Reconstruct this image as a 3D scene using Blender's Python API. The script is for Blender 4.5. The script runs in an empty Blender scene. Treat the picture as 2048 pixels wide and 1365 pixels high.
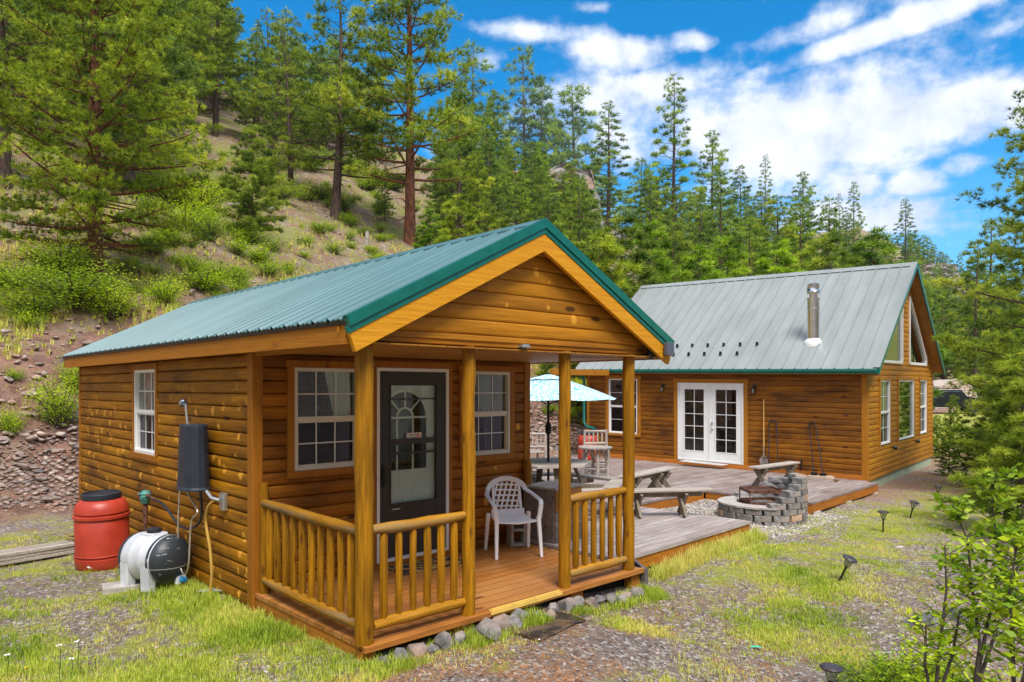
import bpy, bmesh, math, random
import numpy as np
from mathutils import Vector, Matrix, noise
R = math.radians
scene = bpy.context.scene
col = scene.collection
rnd = random.Random(7)

# ------------------------------------------------------------------ camera, sky, sun, exposure
F, CX, HY, CZ = 1446.0, 1024.0, 777.0, 2.30       # focal length and level line of the 2048 px photograph, eye height
cd = bpy.data.cameras.new('camera'); cam = bpy.data.objects.new('camera', cd); col.objects.link(cam)
cam.location = (0, 0, CZ); cam.rotation_euler = (R(90), 0, 0)
cd.sensor_width = 36; cd.lens = F/2048*36; cd.shift_y = (HY-682.5)/2048; cd.clip_end = 4000; cd.clip_start = .05
scene.camera = cam
scene.view_settings.view_transform = 'Standard'; scene.view_settings.look = 'None'
scene.view_settings.gamma = 1; scene.view_settings.exposure = 1.0
SUN_AZ, SUN_EL = math.atan2(.28, -.96), R(58)      # measured from +Y towards +X
sd = bpy.data.lights.new('sun', 'SUN'); sd.energy = 2.3; sd.angle = R(22); sd.color = (1, .96, .90)
so = bpy.data.objects.new('sun', sd); col.objects.link(so)
sv = Vector((math.sin(SUN_AZ)*math.cos(SUN_EL), math.cos(SUN_AZ)*math.cos(SUN_EL), math.sin(SUN_EL)))
so.rotation_euler = sv.to_track_quat('Z', 'Y').to_euler()

class NT:                                          # tiny node helper
    def __init__(s, tree): s.t = tree; s.n = tree.nodes; s.l = tree.links
    def new(s, ty, ins=None, **kw):
        nd = s.n.new(ty)
        for k, v in kw.items(): setattr(nd, k, v)
        for k, v in (ins or {}).items():
            if isinstance(v, bpy.types.NodeSocket): s.l.new(v, nd.inputs[k])
            else: nd.inputs[k].default_value = v
        return nd
    def math(s, op, a, b=0.0, c=0.0, clamp=False):
        nd = s.n.new('ShaderNodeMath'); nd.operation = op; nd.use_clamp = clamp
        for i, v in enumerate((a, b, c)):
            if isinstance(v, bpy.types.NodeSocket): s.l.new(v, nd.inputs[i])
            else: nd.inputs[i].default_value = v
        return nd.outputs[0]
    def mix(s, f, a, b, blend='MIX'):
        nd = s.n.new('ShaderNodeMix'); nd.data_type = 'RGBA'; nd.blend_type = blend; nd.clamp_factor = True
        for i, v in ((0, f), (6, a), (7, b)):
            if isinstance(v, bpy.types.NodeSocket): s.l.new(v, nd.inputs[i])
            else: nd.inputs[i].default_value = (tuple(v)+(1,))[:4] if i else v
        return nd.outputs[2]
    def ramp(s, v, a, b):
        nd = s.n.new('ShaderNodeMapRange'); nd.interpolation_type = 'SMOOTHSTEP'
        s.l.new(v, nd.inputs[0]); nd.inputs[1].default_value = a; nd.inputs[2].default_value = b
        return nd.outputs[0]
    def noise(s, vec, scale, detail=3, rough=.5, out=0):
        nd = s.n.new('ShaderNodeTexNoise'); nd.inputs['Scale'].default_value = scale
        nd.inputs['Detail'].default_value = detail; nd.inputs['Roughness'].default_value = rough
        if vec is not None: s.l.new(vec, nd.inputs['Vector'])
        return nd.outputs[out]

w = bpy.data.worlds.new('World'); scene.world = w; w.use_nodes = True
N = NT(w.node_tree); w.node_tree.nodes.clear()
sky = N.new('ShaderNodeTexSky', sky_type='NISHITA', sun_disc=False, sun_elevation=SUN_EL, sun_rotation=SUN_AZ, altitude=1200, air_density=1.0, dust_density=.4, ozone_density=2.5)
hs = N.new('ShaderNodeHueSaturation', {'Hue': .493, 'Saturation': 1.8, 'Value': 1.04, 'Color': sky.outputs[0]})
tc = N.new('ShaderNodeTexCoord'); d = tc.outputs['Generated']
sx = N.new('ShaderNodeSeparateXYZ', {0: d})
az = N.math('ARCTAN2', sx.outputs[0], sx.outputs[1]); el = N.math('ARCSINE', sx.outputs[2])
zc = N.math('ADD', N.math('MAXIMUM', sx.outputs[2], 0.0), .10)
pl = N.new('ShaderNodeCombineXYZ', {0: N.math('DIVIDE', sx.outputs[0], zc), 1: N.math('DIVIDE', sx.outputs[1], zc), 2: 0.0}).outputs[0]
n1 = N.noise(pl, 1.5, 8, .58); n2 = N.noise(d, 16, 6, .6); n3 = N.noise(d, 5, 5, .55)
bias = None
CLOUDS = [(1650, 260, 540, 100, .95, -3), (1300, 185, 200, 40, .75, 10), (1230, 250, 150, 40, .6, 5), (1850, 300, 260, 40, .7, 3), (1900, 215, 240, 75, .7, 0), (1400, 290, 300, 60, .8, 4), (1750, 70, 300, 20, .8, 9), (1560, 78, 130, 24, .7, 8),
          (1240, 105, 95, 30, .85, -4), (1050, 62, 130, 16, .55, -5), (1385, 85, 50, 20, .7, 0), (965, 125, 34, 22, .6, 0), (760, 40, 90, 34, .45, 20), (620, 12, 60, 25, .4, 0),
          (1850, 365, 75, 34, 1.1, 0), (1715, 372, 52, 26, 1.0, 0), (1930, 335, 60, 32, 1.1, 0), (1790, 425, 170, 36, 1.1, 0), (2010, 60, 40, 12, .5, 10), (1190, 15, 40, 10, .5, 0)]
for (px, py, rx, ry, amp, rot) in CLOUDS:
    a0 = math.atan((px-CX)/F); e0 = math.atan((HY-py)/F*math.cos(a0)); c, s_ = math.cos(R(rot)), math.sin(R(rot))
    da = N.math('SUBTRACT', az, a0); de = N.math('SUBTRACT', el, e0)
    u = N.math('MULTIPLY_ADD', da, c*F/rx*math.cos(a0)**-1*.95, N.math('MULTIPLY', de, s_*F/rx))
    v = N.math('MULTIPLY_ADD', de, c*F/ry, N.math('MULTIPLY', da, -s_*F/ry))
    q = N.math('ADD', N.math('MULTIPLY', u, u), N.math('MULTIPLY', v, v))
    g = N.math('MULTIPLY', N.math('EXPONENT', N.math('MULTIPLY', q, -.7)), amp)
    bias = g if bias is None else N.math('MAXIMUM', bias, g)
back = N.math('MAXIMUM', N.ramp(sx.outputs[1], .1, -.4), N.ramp(sx.outputs[2], .56, .80))   # unseen cloud cover added overhead and behind the viewer for neutral fill light
tot = N.math('ADD', N.math('ADD', N.math('MULTIPLY', bias, .60), N.math('MULTIPLY', N.math('SUBTRACT', n1, .5), 1.5)), N.math('ADD', N.math('MULTIPLY', N.math('SUBTRACT', n2, .5), .6), N.math('MULTIPLY', N.math('SUBTRACT', n3, .5), .5)))
tot = N.math('ADD', tot, N.math('MULTIPLY', back, .55))
mask = N.math('MULTIPLY', N.ramp(tot, .15, .52), .94)
shade = N.math('MULTIPLY_ADD', N.ramp(N.math('ADD', n2, N.math('MULTIPLY', n3, .6)), .55, 1.0), 1.0, .0)
ccol = N.mix(shade, (3.4, 3.8, 4.9), (5.4, 5.5, 5.8))
horiz = N.ramp(el, .36, .06)
base = N.mix(N.math('MULTIPLY', horiz, .5), hs.outputs[0], (2.2, 3.7, 5.2))
fin = N.mix(mask, base, ccol)
bg = N.new('ShaderNodeBackground', {0: fin, 1: .11})
N.new('ShaderNodeOutputWorld', {0: bg.outputs[0]})

# ------------------------------------------------------------------ frames
def nrm(v): v = Vector(v); v.normalize(); return v
AW = nrm((1520, 1446, 0)); AD = Vector((-AW.y, AW.x, 0))
PA = Vector((-1.1006, 5.3765, 0)); MA = Matrix(((AW.x, AD.x, 0, PA.x), (AW.y, AD.y, 0, PA.y), (0, 0, 1, 0), (0, 0, 0, 1)))
BU = nrm((-1714, 1446, 0)); BV = Vector((BU.y, -BU.x, 0))
QB = Vector((8.1143, 16.549, 0)); MB_ = Matrix(((BV.x, BU.x, 0, QB.x), (BV.y, BU.y, 0, QB.y), (0, 0, 1, 0), (0, 0, 0, 1)))
warpB = lambda x, y, z: (x, y, z+.0156*y+.0079*x)         # the main house stands a touch out of level, as surveyed
warpD = lambda x, y, z: (x, y, z+.0156*y-.025*x)          # the deck falls slightly away from the small cabin
def deck_up(x, y): return .185+.0156*y-.025*x
def deck_low(x, y): return .158+.0*y-.025*x

# ------------------------------------------------------------------ terrain
def sm(t, a, b):
    t = min(1, max(0, (t-a)/(b-a))); return t*t*(3-2*t)
def ground(x, y, rough=True):
    z = .27-.04*min(8, max(0, x-.5))-.02*max(0, -x-1)
    z -= .35*min(1, max(0, (x-.5)/2))*min(1, max(0, (9-y)/3))
    if y > 20: z += .01*(min(y, 62)-20)
    s = -.73*x+.68*y; t = s-14-.12*max(0, y-35)
    r = .826*x-.564*y+1.2
    hz = 0
    if t > 0:
        hz = .68*min(t, 5.6)+.47*min(max(t-5.6, 0), 18.4)+.62*min(max(t-24, 0), 42)-.1*max(t-66, 0)
        hz -= .35*math.exp(-((t-5.6)/1.5)**2)
        hz *= sm(t, -1, 2.0)
    if r > .8 and y > 2: z -= min(4, .45*(r-.8))*sm(r, .8, 2.5)
    if y < -6: z += .55*min(-6-y, 45)  # unseen rise added behind the viewer to darken the window reflections
    if r > 24: z += .5*min(r-24, 60)  # unseen opposite hill added so that the gable windows mirror it
    if y > 150: z += .20*min(y-150, 220)*sm(x, 20, 160)
    if rough:
        v = Vector((x, y, 0))
        z += .035*noise.noise(v*.6)+.02*noise.noise(v*2.3)
        if t > 0:
            k = sm(t, 0, 4)
            z += k*(.8*noise.noise(v*.16)+.45*noise.noise(v*.6)+.16*noise.noise(v*2.1))
            z += sm(t, 30, 60)*3.0*noise.noise(v*.035)
    return z+hz
def hit(px, py, far=420.0):                       # where the sight line through a point of the photo meets the ground
    kx, kz = (px-CX)/F, (HY-py)/F; y = 2.0
    while y < far:
        if ground(kx*y, y) > CZ+kz*y: break
        y += .04+y*.004
    return Vector((kx*y, y, ground(kx*y, y)))
def at(px, y): x = (px-CX)/F*y; return Vector((x, y, ground(x, y)))

# ------------------------------------------------------------------ mesh helpers
class MB:
    def __init__(s): s.v = []; s.f = []
    def add(s, vs, fs):
        o = len(s.v); s.v += [tuple(v) for v in vs]; s.f += [tuple(i+o for i in f) for f in fs]; return s
    def box(s, x0, x1, y0, y1, z0, z1):
        return s.add([(x, y, z) for z in (z0, z1) for y in (y0, y1) for x in (x0, x1)], [(0, 2, 3, 1), (4, 5, 7, 6), (0, 1, 5, 4), (2, 6, 7, 3), (0, 4, 6, 2), (1, 3, 7, 5)])
    def obox(s, c, ax, ay, az_, hx, hy, hz):      # oriented box
        c, ax, ay, az_ = Vector(c), nrm(ax), nrm(ay), nrm(az_)
        return s.add([c+ax*(i*hx)+ay*(j*hy)+az_*(k*hz) for k in (-1, 1) for j in (-1, 1) for i in (-1, 1)], [(0, 2, 3, 1), (4, 5, 7, 6), (0, 1, 5, 4), (2, 6, 7, 3), (0, 4, 6, 2), (1, 3, 7, 5)])
    def plank(s, p0, p1, up, wd, th):             # board from p0 to p1, width along up, thickness across
        p0, p1 = Vector(p0), Vector(p1); d = p1-p0; n = d.cross(Vector(up)); u = n.cross(d)
        return s.obox((p0+p1)/2, d, u, n, d.length/2, wd/2, th/2)
    def tube(s, pts, rad, n=10, cap=True, wob=0, rg=None):
        pts = [Vector(p) for p in pts]; m = len(pts)
        if not hasattr(rad, '__len__'): rad = [rad]*m
        o = len(s.v); px = None
        for i, p in enumerate(pts):
            t = (pts[min(i+1, m-1)]-pts[max(i-1, 0)]).normalized()
            if px is None: px = t.orthogonal().normalized()
            px = (px-t*px.dot(t)).normalized(); py = t.cross(px)
            for k in range(n):
                a = 2*math.pi*k/n; r = rad[i]*(1+(wob*(rg.random()-.5) if wob else 0))
                s.v.append(tuple(p+px*(math.cos(a)*r)+py*(math.sin(a)*r)))
        for i in range(m-1):
            for k in range(n): s.f.append((o+i*n+k, o+i*n+(k+1) % n, o+(i+1)*n+(k+1) % n, o+(i+1)*n+k))
        if cap: s.f.append(tuple(o+k for k in range(n))[::-1]); s.f.append(tuple(o+(m-1)*n+k for k in range(n)))
        return s
    def lathe(s, prof, c=(0, 0, 0), n=24, axis='z'):
        o = len(s.v)
        for (r, h) in prof:
            for k in range(n):
                a = 2*math.pi*k/n; p = (r*math.cos(a), r*math.sin(a), h)
                if axis == 'x': p = (h, p[0], p[1])
                if axis == 'y': p = (p[1], h, p[0])
                s.v.append((p[0]+c[0], p[1]+c[1], p[2]+c[2]))
        for i in range(len(prof)-1):
            for k in range(n): s.f.append((o+i*n+k, o+i*n+(k+1) % n, o+(i+1)*n+(k+1) % n, o+(i+1)*n+k))
        s.f.append(tuple(o+k for k in range(n))[::-1]); s.f.append(tuple(o+(len(prof)-1)*n+k for k in range(n)))
        return s
    def prism(s, poly, fn, d0, d1):               # 2-D outline given thickness through fn(a, b, d)
        n = len(poly); vs = [fn(a, b, d0) for a, b in poly]+[fn(a, b, d1) for a, b in poly]
        fs = [tuple(range(n))[::-1], tuple(range(n, 2*n))]+[(i, (i+1) % n, n+(i+1) % n, n+i) for i in range(n)]
        return s.add(vs, fs)
    def build(s, name, mat, parent=None, smooth=False, warp=None, bevel=0, M=None):
        me = bpy.data.meshes.new(name)
        vs = s.v
        if M is not None: vs = [tuple(M @ Vector(v)) for v in vs]
        if warp: vs = [warp(*v) for v in vs]
        me.from_pydata(vs, [], s.f); me.validate()
        bm = bmesh.new(); bm.from_mesh(me); bmesh.ops.recalc_face_normals(bm, faces=bm.faces)
        if bevel: bmesh.ops.bevel(bm, geom=bm.edges[:], offset=bevel, segments=1, affect='EDGES', clamp_overlap=True)
        bm.to_mesh(me); bm.free()
        o = bpy.data.objects.new(name, me); col.objects.link(o)
        if mat: me.materials.append(mat)
        if smooth:
            me.polygons.foreach_set('use_smooth', [True]*len(me.polygons)); me.set_sharp_from_angle(angle=R(40))
        if parent: o.parent = parent
        return o
def np_mesh(name, V, Fc, mat, parent=None, tone=None, smooth=False):
    me = bpy.data.meshes.new(name); V = np.asarray(V, dtype=np.float32); Fc = np.asarray(Fc, dtype=np.int32)
    k = Fc.shape[1]
    me.vertices.add(len(V)); me.vertices.foreach_set('co', V.ravel())
    me.loops.add(Fc.size); me.loops.foreach_set('vertex_index', Fc.ravel())
    me.polygons.add(len(Fc)); me.polygons.foreach_set('loop_start', np.arange(0, Fc.size, k, dtype=np.int32))
    try: me.polygons.foreach_set('loop_total', np.full(len(Fc), k, dtype=np.int32))
    except Exception: pass
    me.update(calc_edges=True)
    if tone is not None:
        at_ = me.attributes.new('tone', 'FLOAT', 'POINT'); at_.data.foreach_set('value', np.asarray(tone, dtype=np.float32))
    me.materials.append(mat)
    if smooth: me.polygons.foreach_set('use_smooth', [True]*len(me.polygons))
    o = bpy.data.objects.new(name, me); col.objects.link(o)
    if parent: o.parent = parent
    return o
def tag(o, label=None, cat=None, group=None, kind=None):
    if label: o['label'] = label
    if cat: o['category'] = cat
    if group: o['group'] = group
    if kind: o['kind'] = kind
    return o
def thing(name, M=None, label=None, cat=None, group=None):
    o = bpy.data.objects.new(name, None); col.objects.link(o); o.empty_display_size = .2
    if M is not None: o.matrix_world = M
    return tag(o, label, cat, group)
def copy_tree(o, parent=None):
    c = o.copy(); col.objects.link(c)
    if parent: c.parent = parent
    for ch in KIDS.get(o.name, None) or [k for k in o.children]: copy_tree(ch, c)
    return c
KIDS = {}
def T(x, y, z, rz=0, s=1): return Matrix.Translation((x, y, z)) @ Matrix.Rotation(rz, 4, 'Z') @ Matrix.Scale(s, 4)

# ------------------------------------------------------------------ materials
def newmat(name):
    m = bpy.data.materials.new(name); m.use_nodes = True; n = NT(m.node_tree); m.node_tree.nodes.clear()
    b = n.new('ShaderNodeBsdfPrincipled'); o = n.new('ShaderNodeOutputMaterial', {0: b.outputs[0]})
    return m, n, b, o
def bump(n, b, h, st=.3, dist=.01):
    bp = n.new('ShaderNodeBump', {'Height': h, 'Strength': st, 'Distance': dist}); n.l.new(bp.outputs[0], b.inputs['Normal'])
def plain(name, c, rough=.5, metal=0.0, var=.12, scale=9, spec=.5, bmp=0, c2=None):
    m, n, b, o = newmat(name); t = n.new('ShaderNodeTexCoord').outputs['Object']
    f = n.noise(t, scale, 5, .6)
    n.l.new(n.mix(n.ramp(f, .3, .7), tuple(x*(1-var) for x in c), c2 or tuple(min(1, x*(1+var)) for x in c)), b.inputs['Base Color'])
    b.inputs['Roughness'].default_value = rough; b.inputs['Metallic'].default_value = metal; b.inputs['Specular IOR Level'].default_value = spec
    if bmp: bump(n, b, n.noise(t, scale*5, 4), bmp, .01)
    return m
def wood(name, c1, c2, axis=0, dark=(.04, .015, .004), stain=.5, course=0, c3=None, spots=0, rough=.55, knots=1, board=None, bw=.14, gs=1.0, off=0, objvar=0, weather=None):
    m, n, b, o = newmat(name); t = n.new('ShaderNodeTexCoord').outputs['Object']
    sp = n.new('ShaderNodeSeparateXYZ', {0: t}); sc = [16*gs, 16*gs, 16*gs]; sc[axis] = 1.0*gs
    if objvar:
        rr = n.new('ShaderNodeObjectInfo').outputs['Random']
        t = n.new('ShaderNodeVectorMath', {0: t, 1: n.new('ShaderNodeCombineXYZ', {0: n.math('MULTIPLY', rr, 37.0), 1: n.math('MULTIPLY', rr, 11.0), 2: n.math('MULTIPLY', rr, 23.0)}).outputs[0]}, operation='ADD').outputs[0]
    mp = n.new('ShaderNodeMapping', {0: t, 3: tuple(sc)}).outputs[0]
    g = n.noise(mp, 2.2, 6, .65)
    c = n.mix(n.ramp(g, .32, .72), c1, c2)
    if course or board is not None:
        ax, wd = (2, course) if course else (board, bw)
        k = n.math('FLOOR', n.math('DIVIDE', n.math('ADD', sp.outputs[ax], off), wd))
        seg = n.math('FLOOR', n.math('MULTIPLY_ADD', n.math('SINE', n.math('MULTIPLY', k, 12.9)), 1.7, n.math('MULTIPLY', sp.outputs[axis], .42)))
        wn = n.new('ShaderNodeTexWhiteNoise', {0: n.new('ShaderNodeCombineXYZ', {0: k, 1: seg, 2: 0.0}).outputs[0]}, noise_dimensions='3D').outputs[0]
        c = n.mix(n.math('MULTIPLY', wn, .6), c, c3 or c1)
        if board is not None:                      # dark joint between boards
            fr = n.math('FRACT', n.math('DIVIDE', n.math('ADD', sp.outputs[ax], off), wd))
            c = n.mix(n.math('LESS_THAN', fr, .045), c, (.012, .008, .006))
    if stain:
        mp2 = n.new('ShaderNodeMapping', {0: t, 3: tuple(.55 if i == axis else 1.6 for i in range(3))}).outputs[0]
        st = n.noise(mp2, 1.6, 6, .62)
        c = n.mix(n.math('MULTIPLY', n.ramp(st, .42, .75), stain), c, dark)
    if weather: c = n.mix(n.math('MULTIPLY', n.ramp(n.noise(mp, .8, 4), .45, .62), .8), c, weather)
    if knots:
        vo = n.new('ShaderNodeTexVoronoi', {'Vector': n.new('ShaderNodeMapping', {0: t, 3: tuple(.45 if i == axis else 1.3 for i in range(3))}).outputs[0], 'Scale': 3.4 if not objvar else 5.5})
        c = n.mix(n.math('MULTIPLY', n.ramp(vo.outputs[0], .15, .07), .85), c, dark)
    if spots:
        vo = n.new('ShaderNodeTexVoronoi', {'Vector': n.new('ShaderNodeMapping', {0: t, 3: (5.6, 5.6, 4.6)}).outputs[0], 'Scale': 1.0})
        cs = n.new('ShaderNodeSeparateXYZ', {0: vo.outputs['Color']})
        hh = n.ramp(n.math('ADD', sp.outputs[2], n.math('MULTIPLY', n.noise(t, 1.1, 2), .8)), 2.9, 2.3)
        if spots < .2: hh = 1.0
        f = n.math('MULTIPLY', n.ramp(n.math('ADD', vo.outputs[0], n.math('MULTIPLY', n.noise(t, 60, 2), .08)), .30, .24), n.math('GREATER_THAN', cs.outputs[0], 1-spots))
        c = n.mix(n.math('MULTIPLY', n.math('MULTIPLY', f, hh), .85), c, (.72, .34, .04))
    if objvar: c = n.mix(1.0, c, n.new('ShaderNodeCombineColor', {0: n.math('MULTIPLY_ADD', rr, .3, .85), 1: n.math('MULTIPLY_ADD', rr, .3, .85), 2: n.math('MULTIPLY_ADD', rr, .3, .85)}).outputs[0], 'MULTIPLY')
    n.l.new(c, b.inputs['Base Color']); b.inputs['Roughness'].default_value = rough; b.inputs['Specular IOR Level'].default_value = .22
    bump(n, b, g, .6, .012)
    return m
WA, WB, WC = (.30, .095, .003), (.48, .175, .006), (.12, .035, .003)
m_sideX = wood('log_siding_front', WA, WB, 0, stain=.6, course=.125, c3=WC, spots=.19)
m_sideY = wood('log_siding_side', (.31, .120, .002), (.52, .225, .005), 1, stain=.70, course=.125, c3=(.14, .048, .003), spots=.62)
m_gable = wood('gable_boards', (.40, .155, .005), (.54, .225, .008), 0, stain=.35, course=.125, c3=(.2, .07, .006), spots=.16)
m_bsideX = wood('house_siding_gable', (.46, .185, .006), (.60, .27, .010), 0, stain=.35, course=.13, c3=(.26, .09, .008))  # lighter copy of the house siding, sunlight put into the colour
m_bsideY = wood('house_siding_long', (.22, .072, .003), (.40, .15, .006), 1, stain=.9, course=.13, c3=(.12, .04, .008), dark=(.05, .017, .006))  # eave shade of the long wall put into a darker copy, beside stains
m_log = wood('golden_log', (.22, .095, .002), (.48, .21, .005), 2, stain=.6, dark=(.12, .045, .003), objvar=1)
m_rail = wood('golden_rail', (.30, .13, .005), (.52, .235, .010), 0, stain=.4, dark=(.16, .08, .01), weather=(.30, .19, .07))
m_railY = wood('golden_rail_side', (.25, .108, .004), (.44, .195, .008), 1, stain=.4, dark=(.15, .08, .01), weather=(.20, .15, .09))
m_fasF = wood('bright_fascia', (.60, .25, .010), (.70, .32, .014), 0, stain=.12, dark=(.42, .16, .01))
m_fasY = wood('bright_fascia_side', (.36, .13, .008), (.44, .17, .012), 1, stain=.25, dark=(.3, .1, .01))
m_trim = wood('stained_trim', (.30, .105, .008), (.40, .15, .012), 2, stain=.3, dark=(.2, .07, .01))
m_trimB = wood('house_trim', (.36, .135, .01), (.46, .19, .014), 2, stain=.3, dark=(.2, .07, .01))
m_soff = wood('soffit_boards', (.36, .15, .018), (.46, .21, .025), 1, stain=.3, board=0, bw=.14)
m_porch = wood('redwood_porch_boards', (.33, .115, .020), (.50, .20, .040), 0, stain=.5, dark=(.13, .04, .012), board=1, bw=.14, c3=(.48, .23, .08), rough=.45)
m_grey = wood('weathered_grey_boards', (.33, .28, .26), (.56, .50, .47), 0, stain=.5, dark=(.17, .12, .10), board=1, bw=.14, c3=(.25, .18, .155), knots=0, rough=.8)
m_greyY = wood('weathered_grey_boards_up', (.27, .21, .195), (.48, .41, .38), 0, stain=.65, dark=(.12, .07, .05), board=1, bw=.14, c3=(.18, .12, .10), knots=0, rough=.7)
m_greyp = wood('weathered_plank', (.30, .255, .215), (.50, .44, .39), 0, stain=.4, dark=(.2, .16, .13), knots=1, rough=.85, objvar=1)
m_greyl = wood('weathered_leg', (.17, .14, .10), (.30, .25, .19), 2, stain=.4, dark=(.13, .1, .08), rough=.85, objvar=1)
m_edge = wood('stained_deck_edge', (.36, .115, .010), (.50, .18, .018), 0, stain=.6, dark=(.2, .08, .02))
m_edgeY = wood('stained_deck_edge_side', (.40, .14, .016), (.52, .2, .025), 1, stain=.45, dark=(.2, .08, .02))
m_white = plain('white_vinyl', (.80, .80, .78), .4, var=.03)
m_plast = plain('white_plastic', (.83, .83, .85), .35, var=.02)
m_almond = plain('almond_vinyl', (.66, .62, .52), .42, var=.04)
m_mullion = plain('muntin', (.72, .73, .72), .45, var=.03)
m_blackmetal = plain('black_metal', (.012, .012, .013), .4, .3)
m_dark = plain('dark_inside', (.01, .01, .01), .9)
m_storm = plain('dark_bronze_door', (.030, .026, .024), .38, var=.1)
m_green = plain('green_metal_trim', (.0, .125, .095), .33, .0, var=.05, c2=(.002, .15, .115))
m_curt = plain('curtain_cloth', (.80, .80, .76), .9, var=.12, scale=4)
m_steel = plain('polished_steel', (.72, .73, .75), .16, 1.0, var=.06, scale=3)
m_galv = plain('galvanised', (.62, .65, .67), .35, .9, var=.08)
m_conc = plain('concrete', (.36, .35, .32), .95, var=.2, scale=20, bmp=.4)
m_found = plain('pale_green_foundation', (.36, .42, .30), .9, var=.15, scale=5, bmp=.3)
def roofmat(name, c, c2, rough, scale=1.2):
    m, n, b, o = newmat(name); t = n.new('ShaderNodeTexCoord').outputs['Object']
    f = n.noise(n.new('ShaderNodeMapping', {0: t, 3: (.5, 2.2, .5)}).outputs[0], scale, 5, .6)
    n.l.new(n.mix(n.ramp(f, .3, .7), c, c2), b.inputs['Base Color'])
    b.inputs['Roughness'].default_value = rough; b.inputs['Metallic'].default_value = .0; b.inputs['Specular IOR Level'].default_value = .5
    return m
m_roofA = roofmat('green_roof_metal', (.050, .140, .155), (.080, .185, .205), .36)
m_roofB = roofmat('grey_green_roof_metal', (.225, .25, .245), (.28, .305, .30), .42)
def glassmat(name, tint=.55, refl=1.0, tcol=(.75, .8, .78)):
    m = bpy.data.materials.new(name); m.use_nodes = True; n = NT(m.node_tree); m.node_tree.nodes.clear()
    tr = n.new('ShaderNodeBsdfTransparent', {0: tuple(x*tint for x in tcol)+(1,)}); gl = n.new('ShaderNodeBsdfGlossy', {0: (.9, .9, .9, 1), 1: .015})
    fr = n.new('ShaderNodeFresnel', {0: 1.55}).outputs[0]
    mx = n.new('ShaderNodeMixShader', {0: n.math('MULTIPLY', fr, 1.0*refl, clamp=True), 1: tr.outputs[0], 2: gl.outputs[0]})
    n.new('ShaderNodeOutputMaterial', {0: mx.outputs[0]}); return m
m_glass = glassmat('window_glass', 1.15, .8); m_screen = glassmat('screened_glass', .7, .5, (.7, .7, .8))
m_clear = glassmat('clear_glass', .95)
def foliage(name, c1, c2, c3, tr=.25, var=.5, rough=.5):
    m, n, b, o = newmat(name)
    tn = n.new('ShaderNodeAttribute', attribute_name='tone').outputs['Fac']
    rr = n.new('ShaderNodeObjectInfo').outputs['Random']
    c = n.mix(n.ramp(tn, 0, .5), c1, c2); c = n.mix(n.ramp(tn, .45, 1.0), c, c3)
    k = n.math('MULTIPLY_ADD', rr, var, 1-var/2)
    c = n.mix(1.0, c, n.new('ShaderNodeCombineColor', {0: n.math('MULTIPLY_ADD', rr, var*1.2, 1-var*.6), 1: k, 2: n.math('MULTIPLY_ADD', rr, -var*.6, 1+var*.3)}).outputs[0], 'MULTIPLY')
    n.l.new(c, b.inputs['Base Color']); b.inputs['Roughness'].default_value = rough; b.inputs['Specular IOR Level'].default_value = .3
    if tr:
        tl = n.new('ShaderNodeBsdfTranslucent', {0: c}); mx = n.new('ShaderNodeMixShader', {0: tr, 1: b.outputs[0], 2: tl.outputs[0]})
        n.l.new(mx.outputs[0], o.inputs[0])
    return m
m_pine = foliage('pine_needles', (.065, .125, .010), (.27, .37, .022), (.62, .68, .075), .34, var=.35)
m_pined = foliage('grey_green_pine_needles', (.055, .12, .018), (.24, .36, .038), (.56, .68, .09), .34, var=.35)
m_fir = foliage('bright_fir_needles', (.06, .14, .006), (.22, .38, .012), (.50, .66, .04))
m_leaf = foliage('shrub_leaves', (.12, .24, .006), (.36, .52, .012), (.72, .80, .035), .4)
m_grass = foliage('grass_blades', (.18, .30, .02), (.48, .58, .05), (.80, .70, .20), .35, var=0, rough=.65)
def barkmat(name, c1, c2):
    m, n, b, o = newmat(name); t = n.new('ShaderNodeTexCoord').outputs['Object']
    f = n.noise(n.new('ShaderNodeMapping', {0: t, 3: (3, 3, .7)}).outputs[0], 4, 6, .7)
    n.l.new(n.mix(n.ramp(f, .35, .65), c1, c2), b.inputs['Base Color']); b.inputs['Roughness'].default_value = .95
    bump(n, b, f, 1.0, .05); return m
m_bark = barkmat('pine_bark', (.045, .028, .02), (.14, .085, .06)); m_barkr = barkmat('red_pine_bark', (.06, .022, .012), (.26, .095, .042)); m_twig = barkmat('twig_bark', (.06, .045, .035), (.14, .11, .09))
def rockmat(name, c1, c2, c3, scale=3):
    m, n, b, o = newmat(name); t = n.new('ShaderNodeTexCoord').outputs['Object']; rr = n.new('ShaderNodeObjectInfo').outputs['Random']
    f = n.noise(t, scale, 8, .65); g = n.noise(t, scale*.4, 3)
    tn = n.new('ShaderNodeAttribute', attribute_name='tone').outputs['Fac']
    c = n.mix(n.ramp(f, .35, .65), c1, c2); c = n.mix(n.math('MULTIPLY', n.ramp(g, .45, .7), .7), c, c3)
    k = n.math('ADD', n.math('MULTIPLY_ADD', rr, .4, .8), n.math('MULTIPLY', tn, .5))
    c = n.mix(1.0, c, n.new('ShaderNodeCombineColor', {0: k, 1: k, 2: k}).outputs[0], 'MULTIPLY')
    n.l.new(c, b.inputs['Base Color']); b.inputs['Roughness'].default_value = .9; bump(n, b, f, .6, .03); return m
m_rock = rockmat('grey_rock', (.10, .092, .09), (.30, .28, .27), (.24, .17, .13), 5)
m_scree = rockmat('brown_grey_scree', (.17, .12, .10), (.36, .29, .25), (.36, .18, .12), 4)
m_cliff = rockmat('cliff_rock', (.17, .15, .14), (.34, .31, .29), (.42, .22, .12), .8)
m_pale = rockmat('pale_gravel', (.33, .30, .275), (.56, .52, .48), (.45, .38, .32), 8)

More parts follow.
